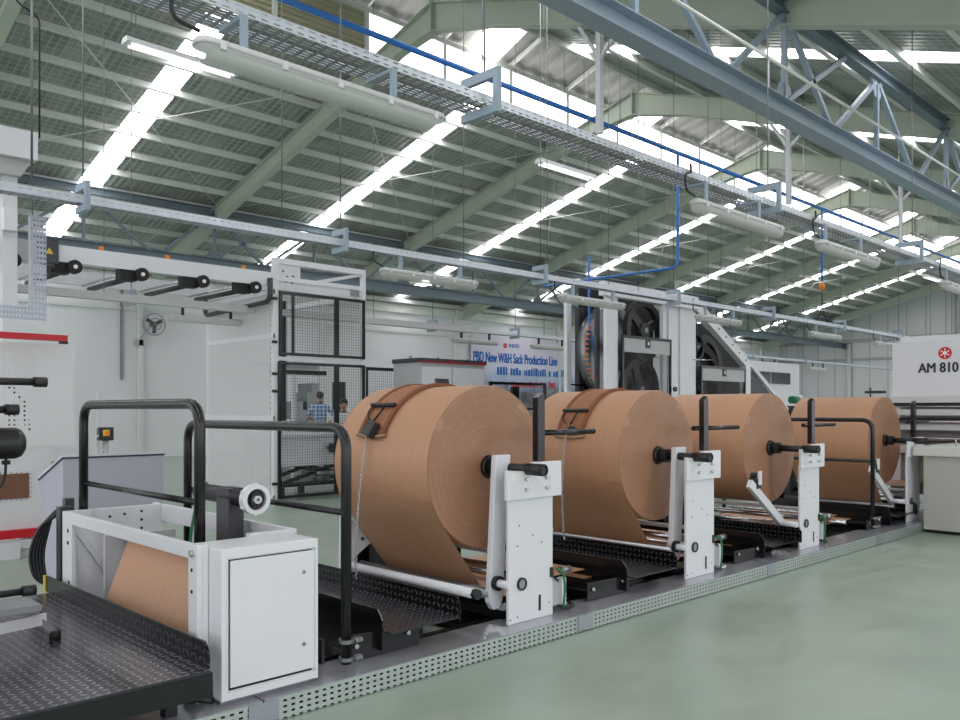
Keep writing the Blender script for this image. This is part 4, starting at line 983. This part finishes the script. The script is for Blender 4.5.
# lifting chain column and inner gear
m = MB(); m.box(7.86, 8.0, 13.4, 13.5, .2, 3.6); m.box(8.1, 8.16, 13.5, 13.6, 1.4, 3.6)
for k in range(34): m.box(7.80, 7.86, 13.42, 13.48, .3+k*.1, .35+k*.1)
m.build('chain_column', 'black_matte', t)
MB().box(8.05, 9.3, 13.9, 14.0, 2.28, 2.36).build('inner_crossbar', 'black_paint', t)
MB().box(7.9, 9.3, 14.2, 14.4, 2.4, 2.52).build('inner_shelf', 'grey_paint', t)
MB().box(gx1-.05, gx1+.02, gy0-.05, gy0+.0, 1.6, 1.75).build('door_lock', 'black_plastic', t)
# ---- white table machine and scissor lift inside the cage
t = thing('infeed_table', 'white table machine with star knob seen through the cage mesh', 'machine table', (8, 13.6, 0))
MB().box(7.7, 10.2, 13.2, 14.2, .58, 1.12).build('table_body', 'white_gloss', t, bevel=.01); MB().box(7.65, 10.3, 13.1, 14.3, 1.12, 1.17).build('table_top', 'white_gloss', t)
for (x, y) in ((7.75, 13.3), (10.05, 13.3), (7.75, 14.1), (10.05, 14.1)): MB().box(x, x+.1, y-.05, y+.05, 0, .78).build('leg', 'white_paint', t)
MB().cyl((8.95, 13.1, .86), (8.95, 13.2, .86), .05, 12).cyl((8.95, 13.1, .86), (8.95, 13.04, .86), .03, 10).build('spindle', 'steel_dull', t)
q = MB().cyl((8.82, 13.0, .9), (8.82, 13.05, .9), .06, 12)
for k in range(6): q.ball((8.82+.07*cos(k*pi/3), 13.02, .9+.07*sin(k*pi/3)), .028)
q.build('star_knob', 'black_plastic', t); MB().cyl((9.02, 12.95, .9), (9.1, 13.15, .9), .07, 14).build('white_hub', 'white_gloss', t)
t = thing('scissor_lift', 'black scissor lift under the white table in the cage', 'lift', (8.5, 13.5, 0))
m = MB()
for y in (13.3, 14.0): m.bar((8.0, y, .28), (9.6, y, .7), .05, .07); m.bar((8.0, y, .7), (9.6, y, .28), .05, .07)
m.build('scissor_arm', 'black_paint', t); MB().box(7.9, 9.9, 13.25, 14.05, .68, .75).build('top_frame', 'black_paint', t)
m = MB(); m.box(7.9, 9.9, 13.25, 14.05, .2, .28); m.box(7.9, 8.0, 13.3, 13.4, 0, .2); m.box(9.7, 9.8, 13.3, 13.4, 0, .2); m.box(8.7, 8.8, 13.9, 14, 0, .2); m.build('base_frame', 'black_paint', t)
MB().cyl((8.6, 13.2, .42), (9.5, 13.2, .42), .05, 12).build('cylinder', 'steel_dull', t)
# ---- fence panels
def fence(xa, xb, y, zt, lab, rails=(), posts=()):
    t = thing('fence_panel', lab, 'fence', (xa, y, 0), 'black framed mesh fences')
    m = MB(); m.box(xa, xa+.07, y, y+.05, 0, zt); m.box(xb-.07, xb, y, y+.05, 0, zt); m.box(xa, xb, y, y+.05, zt-.06, zt); m.box(xa, xb, y, y+.05, .1, .16)
    for p, w in posts: m.box(p, p+w, y-.02, y+.06, 0, zt-.1)
    for z in rails: m.box(xa, xb, y, y+.04, z, z+.05)
    m.build('frame', 'black_paint', t); MB().box(xa+.07, xb-.07, y+.02, y+.024, .16, zt-.06).build('wire_mesh', 'mesh_black', t)
fence(9.5, 10.4, 12.9, 2.42, 'black framed mesh fence right of the white cage')
fence(12.75, 14.6, 12.8, 2.22, 'black framed mesh fence in front of the event banner', (1.35, 1.6), ((13.45, .2),))
# ---- control cabinets
t = thing('control_cabinet', 'large pale grey control cabinet row behind the first roll', 'cabinet', (10.1, 12, 0))
MB().box(10.1, 11.8, 12.0, 12.8, 0, 2.5).build('body', 'grey_paint', t, bevel=.006)
m = MB(); m.box(10.14, 10.88, 11.98, 12.0, .1, 2.42); m.build('door', 'white_paint', t, bevel=.004); m = MB(); m.box(10.92, 11.76, 11.98, 12.0, .1, 2.42); m.build('door', 'white_paint', t, bevel=.004)
MB().box(10.08, 11.82, 11.96, 12.82, 2.5, 2.58).build('top_band', 'dark_grey', t)
MB().box(10.1, 11.8, 11.955, 11.96, 2.5, 2.52).build('red_stripe', 'red_paint', t)
MB().box(10.45, 10.8, 11.965, 11.98, 1.9, 2.2).build('display_window', 'steel_dull', t)
for x in (10.2, 10.9, 11.7):
    MB().ring((x, 12.4, 2.6), (1, 0, 0), .04, .025, .015, 14).build('lifting_eye', 'steel_dull', t)
for x in (10.85, 11.7): MB().cyl((x, 11.96, 2.54), (x, 11.95, 2.54), .025, 10).build('signal_lamp', 'red_paint', t)
MB().box(11.85, 12.5, 12.0, 12.6, 0, 1.95).build('low_extension', 'white_paint', t, bevel=.01)
# ---- event banner on the long wall
t = thing('event_banner', 'large printed event banner with blue lettering on the white wall', 'banner', (26.5, 27.86, .6))
MB().box(26.5, 37.5, 27.84, 27.86, .6, 5.05).build('print', 'banner_print', t)
RB = (pi/2, 0, 0)
def tx(b, s, mt, x, z, xs=1, bold=.01): return text('lettering', b, s, mt, t, (x, 27.83, z), RB, .004, 'LEFT', xs, bold)
tx('PBD New W&H Sack Production Line', .66, 'text_blue', 26.62, 3.86, 5.95, .03)
MB().ring((28.75, 27.83, 4.68), (0, 1, 0), .13, .05, .01, 6).build('logo', 'text_red', t)
tx('INDO', .26, 'text_blue', 29.0, 4.62, .7, .004)
m = MB(); random.seed(5)
x = 28.2
while x < 33.2:
    w = random.uniform(.08, .17); h = random.uniform(.25, .4); m.box(x, x+w, 27.825, 27.83, 3.28, 3.28+h); x += w+random.choice((.05, .05, .05, .22))
m.build('blue_strokes', 'text_blue', t)
m = MB(); x = 28.7
while x < 32.4:
    w = random.uniform(.08, .2); m.box(x, x+w, 27.825, 27.83, 2.72, 2.72+random.uniform(.2, .32)); x += w+random.choice((.05, .06, .05, .3))
m.build('red_strokes', 'text_red', t)
# ---- wall fan and wall conduits
t = thing('wall_fan', 'round caged industrial fan on the white wall', 'fan', (11.6, 27.6, 4.45))
m = MB()
for y, R_ in ((27.42, .36), (27.5, .38), (27.36, .2)): m.ring((11.6, y, 4.45), (0, 1, 0), R_, R_-.018, .014, 32)
for k in range(20):
    a = 2*pi*k/20; m.bar((11.6, 27.35, 4.45), (11.6+.37*cos(a), 27.48, 4.45+.37*sin(a)), .006, .006)
m.build('guard', 'steel_dull', t)
m = MB()
for k in range(3):
    a = 2*pi*k/3+.5; m.bar((11.6, 27.46, 4.45), (11.6+.3*cos(a), 27.47, 4.45+.3*sin(a)), .12, .015, (0, 1, 0))
m.build('blade', 'dark_grey', t); MB().cyl((11.6, 27.38, 4.45), (11.6, 27.75, 4.45), .07, 14).build('motor', 'dark_grey', t)
m = MB(); m.bar((11.6, 27.7, 4.45), (11.2, 27.8, 3.9), .05, .05); m.box(11.1, 11.4, 27.8, 27.98, 3.75, 3.95); m.build('wall_bracket', 'grey_paint', t)
m = MB(); m.box(10.68, 10.75, 27.9, 27.98, 2.6, 5.6); solo(m, 'wall_conduit', 'steel_dull', 'thin vertical conduit beside the wall fan', 'conduit', (10.7, 27.94, 2.6))
m = MB(); m.box(3.0, 13, 13.4, 13.55, 3.32, 3.44); solo(m, 'wide_channel', 'lamp_body', 'pale closed channel passing behind the overhead conveyor', 'cable channel', (3, 13.45, 3.32))
# ---- printing tower
t = thing('printing_tower', 'tall white printing tower with large dark gear wheels', 'printing machine', (11.8, 9, 0))
zt = 3.62
def col(xa, xb, ya, yb, z=zt, mt='white_gloss'): MB().box(xa, xb, ya, yb, 0, z).build('column', mt, t, bevel=.006)
col(11.85, 12.2, 9.0, 9.06); col(11.86, 11.99, 9.9, 9.98, 3.6); col(13.72, 13.86, 9.06, 9.14, 3.6); col(13.88, 14.22, 9.03, 9.2, 3.66); col(14.23, 14.8, 9.0, 9.2, 3.66)
MB().box(11.66, 14.75, 8.9, 9.02, 3.6, 3.85).build('top_beam', 'white_gloss', t, bevel=.01)
m = MB(); m.prism([(14.75, 3.6), (14.75, 3.85), (15.0, 3.72), (16.8, 2.75), (16.95, 2.6), (16.95, 0), (16.75, 0), (16.75, 2.55), (14.95, 3.5)], 'y', 8.95, 9.1); m.build('slanted_cover', 'white_gloss', t, bevel=.006)
q = MB()
for k in range(7): q.cyl((15.05+k*.28, 8.95, 3.58-k*.15), (15.05+k*.28, 8.94, 3.58-k*.15), .02, 8)
q.build('cover_bolt', 'dark_grey', t)
MB().prism([(17.0, 1.6), (18.6, 1.6), (17.05, 2.5)], 'y', 9.0, 9.06).build('rear_guard', 'dark_grey', t)
MB().bar((16.95, 8.98, 2.62), (18.75, 8.98, 1.6), .05, .09).build('guard_edge', 'white_gloss', t)
m = MB(); m.box(12.3, 14.7, 9.95, 9.99, 0, 3.92); m.prism([(14.7, 0), (18.1, 0), (18.1, 2.6), (16.2, 3.45), (14.7, 3.6)], 'y', 9.7, 9.74); m.build('dark_backing', 'black_matte', t)  # black backing added so the open tower has a dark interior
MB().box(12.15, 12.3, 9.85, 9.95, 0, 3.5).build('inner_column', 'dark_grey', t); MB().box(11.9, 12.0, 9.25, 9.3, 0, 3.45).build('inner_column', 'dark_grey', t)
def gear(cx, cz, R_, y, n=5):
    g = MB(); g.ring((cx, y, cz), (0, 1, 0), R_, R_*.8, .1, 48); g.cyl((cx, y-.07, cz), (cx, y+.07, cz), R_*.26, 28)
    for k in range(n):
        a = 2*pi*k/n+.35; g.bar((cx+R_*.2*cos(a), y, cz+R_*.2*sin(a)), (cx+R_*.85*cos(a), y, cz+R_*.85*sin(a)), .07, R_*.3, (-sin(a), 0, cos(a)))
    for k in range(72):
        a = 2*pi*k/72; g.bar((cx+R_*.99*cos(a), y, cz+R_*.99*sin(a)), (cx+R_*1.025*cos(a), y, cz+R_*1.025*sin(a)), .08, R_*.035, (-sin(a), 0, cos(a)))
    o = g.build('gear_wheel', 'gear_dark', t); MB().cyl((cx, y-.09, cz), (cx, y+.0, cz), R_*.09, 16).build('hub_cap', 'steel_dull', o); return o
gear(13.4, 3.12, .58, 9.3, 3); gear(13.35, 2.0, .6, 9.35, 4); gear(15.6, 2.2, .8, 9.4, 4); gear(16.0, 2.5, .72, 9.55, 5); gear(15.25, 2.9, .3, 9.3, 3)
# impression drum seen edge-on between the left columns
MB().cyl((12.76, 9.5, 2.7), (12.76, 9.7, 2.7), .86, 56).build('drum', 'steel_dull', t)
m = MB()
for k in range(12):
    a = radians(150+k*6); m.bar((12.76+.87*cos(a), 9.42, 2.7+.87*sin(a)), (12.76+.87*cos(a), 9.52, 2.7+.87*sin(a)), .03, .03)
m.build('copper_comb', 'copper', t)
def gate(xa, xb, za, zb):
    f = MB(); f.box(xa, xb, 8.93, 8.97, zb-.05, zb); f.box(xa, xa+.04, 8.93, 8.97, za, zb); f.box(xb-.04, xb, 8.93, 8.97, za, zb); o = f.build('guard_frame', 'black_paint', t)
    MB().box(xa+.05, xb-.05, 8.94, 8.96, zb-.3, zb-.05).build('guard_plate', 'grey_paint', o)
    MB().box((xa+xb)/2-.07, (xa+xb)/2+.07, 8.925, 8.94, zb-.2, zb-.05).build('latch', 'black_plastic', o)
    MB().box((xa+xb)/2-.02, (xa+xb)/2+.03, 8.92, 8.925, zb-.15, zb-.09).build('latch_button', 'label_white', o)
    MB().box(xa+.05, xb-.05, 8.95, 8.955, za, zb-.3).build('pane', 'smoked_pane', o)
gate(12.25, 13.82, 1.2, 2.95); gate(14.9, 16.7, 1.2, 2.5)
for z in (2.0, 1.75): MB().cyl((13.86, 8.9, z), (13.86, 8.86, z), .05, 10).build('clamp_knob', 'black_plastic', t)
MB().sweep([(14.6, 8.95, 2.6), (15.3, 8.9, 2.62)], .012, 6).build('rod', 'steel', t)
m = MB().sweep(rounded([(12.0, 9.5, 4.4), (12.0, 9.5, 3.2), (12.15, 9.4, 2.3), (12.15, 9.4, 1.2)], .3), .022, 8); solo(m, 'air_hose', 'pipe_blue', 'thin blue air hose between the left columns of the printing tower', 'hose', (12.1, 9.4, 1.2))
MB().sweep(rounded([(15.1, 9.2, 2.1), (15.5, 9.2, 2.25), (16.0, 9.2, 2.15), (16.4, 9.2, 2.3)], .1), .05, 8).build('robot_arm', 'black_plastic', t)
for z in (1.9, 2.05): MB().box(11.9, 12.3, 9.8, 9.85, z, z+.03).build('ladder_rung', 'black_paint', t)
# ---- machine cabinet with dark windows right of the tower
t = thing('machine_house', 'white machine house with two dark windows right of the printing tower', 'machine', (22.5, 12, 0))
MB().box(21.5, 25.9, 12.0, 14.0, 0, 3.05).build('body', 'white_paint', t, bevel=.02)
for a, b in ((22.9, 23.9), (24.0, 25.2)): MB().box(a, b, 11.97, 12.0, 2.4, 2.75).build('window', 'glass_dark', t)
t = thing('green_motor', 'small green motor between third and fourth rolls', 'motor', (19.0, 9, 0))
MB().cyl((19.0, 9.0, 1.84), (19.3, 9.0, 1.84), .09, 14).build('motor_body', 'cable_green', t); MB().cyl((19.3, 9.0, 1.84), (19.5, 9.0, 1.9), .06, 10).build('end_cover', 'white_paint', t); MB().box(18.85, 19.3, 8.85, 9.15, 0, 1.7).build('stand', 'dark_grey', t)
# ---- machine with the lettering at the right
t = thing('end_machine', 'pale grey machine head with red emblem and AM 810 lettering', 'machine', (13.5, 4, 1.1))
MB().box(13.5, 15.2, 2.2, 4.79, 1.80, 2.63).build('head', 'white_paint', t, bevel=.006)
MB().box(13.44, 15.2, 2.2, 4.8, 1.71, 1.80).build('lower_lip', 'lamp_body', t)
MB().box(13.6, 15.2, 2.2, 4.7, 2.63, 2.72).build('top_step', 'white_paint', t)
text('lettering', 'AM 810', .205, 'text_black', t, (13.493, 4.41, 2.16), (pi/2, 0, -pi/2), .003, 'LEFT', .55, .006)
lg = MB(); lg.cyl((13.495, 4.045, 2.44), (13.49, 4.045, 2.44), .09, 40); lg = lg.build('emblem', 'text_red', t)
w_ = MB(); w_.ring((13.487, 4.045, 2.44), (1, 0, 0), .03, .0, .003, 6)
for k in range(6):
    a = pi/3*k+pi/2; w_.cyl((13.489, 4.045+.056*cos(a), 2.44+.056*sin(a)), (13.486, 4.045+.056*cos(a), 2.44+.056*sin(a)), .013, 4)
    w_.bar((13.488, 4.045+.028*cos(a), 2.44+.028*sin(a)), (13.488, 4.045+.05*cos(a), 2.44+.05*sin(a)), .003, .008, (0, -sin(a), cos(a)))
w_.build('emblem_star', 'label_white', lg)
for z, h, mt in ((1.66, .05, 'black_paint'), (1.52, .09, 'lamp_body'), (1.44, .04, 'black_paint'), (1.3, .09, 'lamp_body'), (1.2, .04, 'steel_dull'), (1.13, .04, 'black_paint'), (.95, .12, 'lamp_body')):
    MB().box(13.52, 13.6, 2.2, 4.95, z, z+h).build('cross_rail', mt, t)
MB().cyl((13.5, 2.2, 1.42), (13.5, 4.9, 1.42), .03, 12).build('cross_roller', 'steel', t); MB().cyl((13.5, 2.2, 1.17), (13.5, 4.9, 1.17), .03, 12).build('cross_roller', 'steel', t)
MB().box(13.6, 15.2, 4.7, 4.85, 0, 1.71).build('side_frame', 'white_paint', t); MB().box(13.6, 15.2, 2.2, 2.35, 0, 1.71).build('side_frame', 'white_paint', t)
MB().box(13.9, 14.0, 2.35, 4.7, .3, 1.65).build('back_plate', 'grey_paint', t)
m = MB(); m.cyl((13.6, 5.15, 1.75), (13.6, 5.15, 1.95), .012, 6); m.box(13.5, 13.7, 4.95, 5.2, 1.86, 1.9); m.build('sensor_arm', 'black_plastic', t)
MB().box(13.56, 13.66, 4.85, 5.2, 1.74, 1.78).build('sensor_arm', 'black_plastic', t)
t = thing('end_cabinet', 'low warm grey machine cabinet at the end of the floor duct', 'cabinet', (11.75, 3.78, 0))
MB().box(11.75, 13.4, 1.5, 3.78, .045, 1.0).build('body', 'warm_grey_paint', t, bevel=.006)
MB().box(11.8, 13.4, 1.55, 3.7, 0, .045).build('plinth', 'black_matte', t)
MB().box(11.70, 13.42, 1.5, 3.9, 1.0, 1.125).build('lid', 'lid_grey', t, bevel=.012)
MB().cyl((11.95, 3.45, 1.125), (11.95, 3.45, 1.22), .008, 8).build('lid_pin', 'steel', t)
# gable wall fittings
m = MB(); m.cyl((X1-.2, 15.2, 6.8), (X1-.2, 15.2, 11), .12, 8); 
solo(MB().cyl((X1-.25, 16.3, 5.8), (X1-.25, 16.3, 9.3), .14, 8), 'downpipe', 'grey_paint', 'grey vertical pipe high on the gable wall', 'pipe', (X1-.25, 16.3, 5.8))
solo(MB().cyl((X1-.25, 22.9, 0), (X1-.25, 22.9, 6.0), .16, 8), 'downpipe', 'purlin_paint', 'pale vertical pipe low on the gable wall beside the sign machine', 'pipe', (X1-.25, 22.9, 0))
# ---- black speaker panel and stacked grey boxes beyond the cage
t = thing('loudspeaker', 'tall black loudspeaker standing behind the cage', 'loudspeaker', (12.97, 18.8, 0))
MB().box(12.85, 13.1, 18.65, 18.95, 1.6, 2.36).build('cabinet', 'black_matte', t, bevel=.02); MB().cyl((12.97, 18.8, .1), (12.97, 18.8, 1.6), .03, 8).build('stand_pole', 'black_paint', t)
m = MB(); m.box(12.7, 13.25, 18.78, 18.82, 0, .1); m.box(12.95, 13.0, 18.5, 19.1, 0, .1); m.build('stand_foot', 'black_paint', t)
BX = [(13.4, 22.0, 0, 1.6, 'lowest and widest, left of the tall one'), (13.55, 22.1, 1.6, .27, 'small one on the widest crate'), (14.02, 22.0, 0, 2.15, 'tallest, beside the man in blue'), (14.25, 22.1, 2.15, .28, 'small one on the tallest crate')]
for i, (x, y, z, h, l) in enumerate(BX):
    ww = (.6, .4, .6, .26)[i]
    solo(MB().box(x, x+ww, y, y+.8, z, z+h), 'grey_crate', 'steel_dull', 'grey crate far behind the cage, '+l, 'crate', (x, y, z), 'stacked grey crates', bevel=.01)
# ---- people
def person(loc, h, yaw, shirt, lab, pose):
    """continuous skinned body with hair and clothes as children; h standing height"""
    t = thing('person', lab, 'person', loc)
    s = h/1.75
    def J(x, y, z): return (x*s, y*s, z*s)
    J_ = {'pel': (0, 0, .95), 'ab': (0, 0, 1.12), 'ch': (0, .01, 1.32), 'nk0': (0, 0, 1.45), 'nk': (0, -.01, 1.52), 'hd': (0, -.015, 1.60), 'hd2': (0, -.01, 1.68)}
    S = {'ls': (.17, 0, 1.41), 'rs': (-.17, 0, 1.41), 'le': (.24, .03, 1.13), 're': (-.24, .03, 1.13), 'lw': (.24, -.08, .9), 'rw': (-.24, -.08, .9)}
    if pose == 'akimbo': S['re'] = (-.36, .06, 1.17); S['rw'] = (-.2, -.06, 1.02)
    if pose == 'akimbo': S['le'] = (.3, .02, 1.16); S['lw'] = (.14, -.16, 1.1)
    if pose == 'reach': S['le'] = (.22, -.05, 1.14); S['lw'] = (.16, -.28, 1.1)
    J_.update(S); J_.update({'lh': (.1, 0, .9), 'rh': (-.1, 0, .9), 'lk': (.11, -.02, .5), 'rk': (-.11, -.02, .5), 'la': (.12, .02, .08), 'ra': (-.12, .02, .08), 'lt': (.14, -.15, .03), 'rt': (-.14, -.15, .03)})
    Rd = {'pel': (.15, .1), 'ab': (.135, .1), 'ch': (.16, .11), 'nk0': (.09, .07), 'nk': (.052, .055), 'hd': (.07, .085), 'hd2': (.072, .088), 'ls': (.058, .058), 'rs': (.058, .058), 'le': (.04, .04), 're': (.04, .04), 'lw': (.028, .028), 'rw': (.028, .028),
          'lh': (.088, .088), 'rh': (.088, .088), 'lk': (.058, .058), 'rk': (.058, .058), 'la': (.04, .04), 'ra': (.04, .04), 'lt': (.035, .025), 'rt': (.035, .025)}
    E_ = [('pel', 'ab'), ('ab', 'ch'), ('ch', 'nk0'), ('nk0', 'nk'), ('nk', 'hd'), ('hd', 'hd2'), ('ch', 'ls'), ('ch', 'rs'), ('ls', 'le'), ('rs', 're'), ('le', 'lw'), ('re', 'rw'), ('pel', 'lh'), ('pel', 'rh'), ('lh', 'lk'), ('rh', 'rk'), ('lk', 'la'), ('rk', 'ra'), ('la', 'lt'), ('ra', 'rt')]
    # hands: palm and five fingers
    for w, e in (('lw', 'le'), ('rw', 're')):
        W = Vector(J_[w]); d = (W-Vector(J_[e])).normalized(); side = d.cross(Vector((0, 1, 0))).normalized(); pl = W+d*.06
        J_[w+'p'] = tuple(pl); Rd[w+'p'] = (.034, .02); E_.append((w, w+'p'))
        for k, (o, L) in enumerate(((-.03, .06), (-.01, .075), (.01, .08), (.03, .07))):
            a = w+'f%d' % k; J_[a] = tuple(pl+side*o+d*.03); J_[a+'e'] = tuple(pl+side*o*1.2+d*(.03+L)+Vector((0, -.02, 0))); Rd[a] = (.010, .010); Rd[a+'e'] = (.008, .008); E_ += [(w+'p', a), (a, a+'e')]
        a = w+'th'; J_[a] = tuple(W+d*.04+side*-.05); Rd[a] = (.010, .010); E_.append((w, a))
    def skin(name, keys, edges, grow, mat, sub=2):
        keys = list(keys); me = bpy.data.meshes.new(name); ix = {k: i for i, k in enumerate(keys)}
        me.from_pydata([J(*J_[k]) for k in keys], [(ix[a], ix[b]) for a, b in edges], [])
        o = bpy.data.objects.new(name, me); COL.objects.link(o); o.parent = t
        sk = o.modifiers.new('skin', 'SKIN'); sk.use_smooth_shade = True
        for k in keys:
            r = Rd[k]; v = me.skin_vertices[0].data[ix[k]]; v.radius = ((r[0]+grow)*s, (r[1]+grow)*s)
        me.skin_vertices[0].data[0].use_root = True
        ss = o.modifiers.new('sub', 'SUBSURF'); ss.levels = sub; ss.render_levels = sub
        me.materials.append(MATS[mat]); return o
    body = skin('body', J_.keys(), E_, 0, 'skin')
    tk = ['pel', 'ab', 'ch', 'nk0', 'ls', 'rs', 'le', 're']; te = [(a, b) for a, b in E_ if a in tk and b in tk]
    skin('shirt', tk, te, .018, shirt)
    lk = ['pel', 'lh', 'rh', 'lk', 'rk', 'la', 'ra']; skin('trousers', lk, [(a, b) for a, b in E_ if a in lk and b in lk], .014, 'trousers')
    def child(mb, name, mat):
        me = bpy.data.meshes.new(name); me.from_pydata([J(*p) for p in mb.v], [], mb.f); me.polygons.foreach_set('use_smooth', mb.sm); me.materials.append(MATS[mat])
        o = bpy.data.objects.new(name, me); COL.objects.link(o); o.parent = t; return o
    hm = MB(); hm.ball((0, .018, 1.685), .098, (.88, 1.02, .92), 16, 10); hm.v = [(x, y if not (y < -.02 and z < 1.7) else max(y, -.02), z) for (x, y, z) in hm.v]; child(hm, 'hair', 'hair')
    child(MB().ball((0, -.098, 1.615), .014, (1, 1.2, 1.5)), 'nose', 'skin')
    child(MB().ball((.03, -.09, 1.645), .009).ball((-.03, -.09, 1.645), .009), 'eyes', 'hair')
    child(MB().box(-.022, .022, -.092, -.085, 1.573, 1.58), 'mouth', 'strap_edge')
    child(MB().ball((.078, .0, 1.63), .02, (.4, 1, 1.4)).ball((-.078, .0, 1.63), .02, (.4, 1, 1.4)), 'ears', 'skin')
    m = MB()
    for q in (-1, 1): m.ball((q*.13, -.07, .035), .1, (.45, 1.4, .38))
    child(m, 'shoes', 'black_matte')
    t.rotation_euler = (0, 0, yaw)
    return t
vd = radians(45.8)
person((11.12, 16.9, .26), 1.76, radians(150), 'shirt_check', 'man in blue checked shirt seen from behind, arms bent, inside the cage view', 'akimbo')
solo(MB().box(10.3, 12.0, 16.4, 17.4, 0, .26), 'foot_platform', 'steel_dull', 'low steel platform under the man in the blue checked shirt', 'platform', (10.3, 16.4, 0), bevel=.005)
person((10.3, 14.75, 0), 1.83, radians(-38), 'shirt_white', 'man in pale shirt looking out beside the first roll', 'reach')
person((12.33, 20.6, 0), 1.6, radians(-35), 'shirt_white', 'short dark-haired person behind the chain column of the cage', 'stand')
# ================================================================== LIGHT, SKY, CAMERA
wd = bpy.data.worlds.new('World'); SC.world = wd; wd.use_nodes = True
bg = wd.node_tree.nodes['Background']; bg.inputs[0].default_value = (.95, .95, 1., 1); bg.inputs[1].default_value = 1.4
cam = bpy.data.cameras.new('Camera'); co = bpy.data.objects.new('Camera', cam); COL.objects.link(co)
co.location = (0, 0, 1.6); co.rotation_euler = (pi/2, 0, radians(45.8-90))
cam.sensor_width = 36; cam.lens = 835/960*36; cam.shift_y = 50/960; cam.clip_end = 300; cam.clip_start = .05
SC.camera = co
SC.view_settings.view_transform = 'Standard'; SC.view_settings.look = 'None'; SC.view_settings.gamma = 1; SC.view_settings.exposure = .3
SC.view_settings.use_curve_mapping = False
SC.cycles.use_denoising = True
SC.cycles.max_bounces = 8; SC.cycles.diffuse_bounces = 4; SC.cycles.transparent_max_bounces = 24
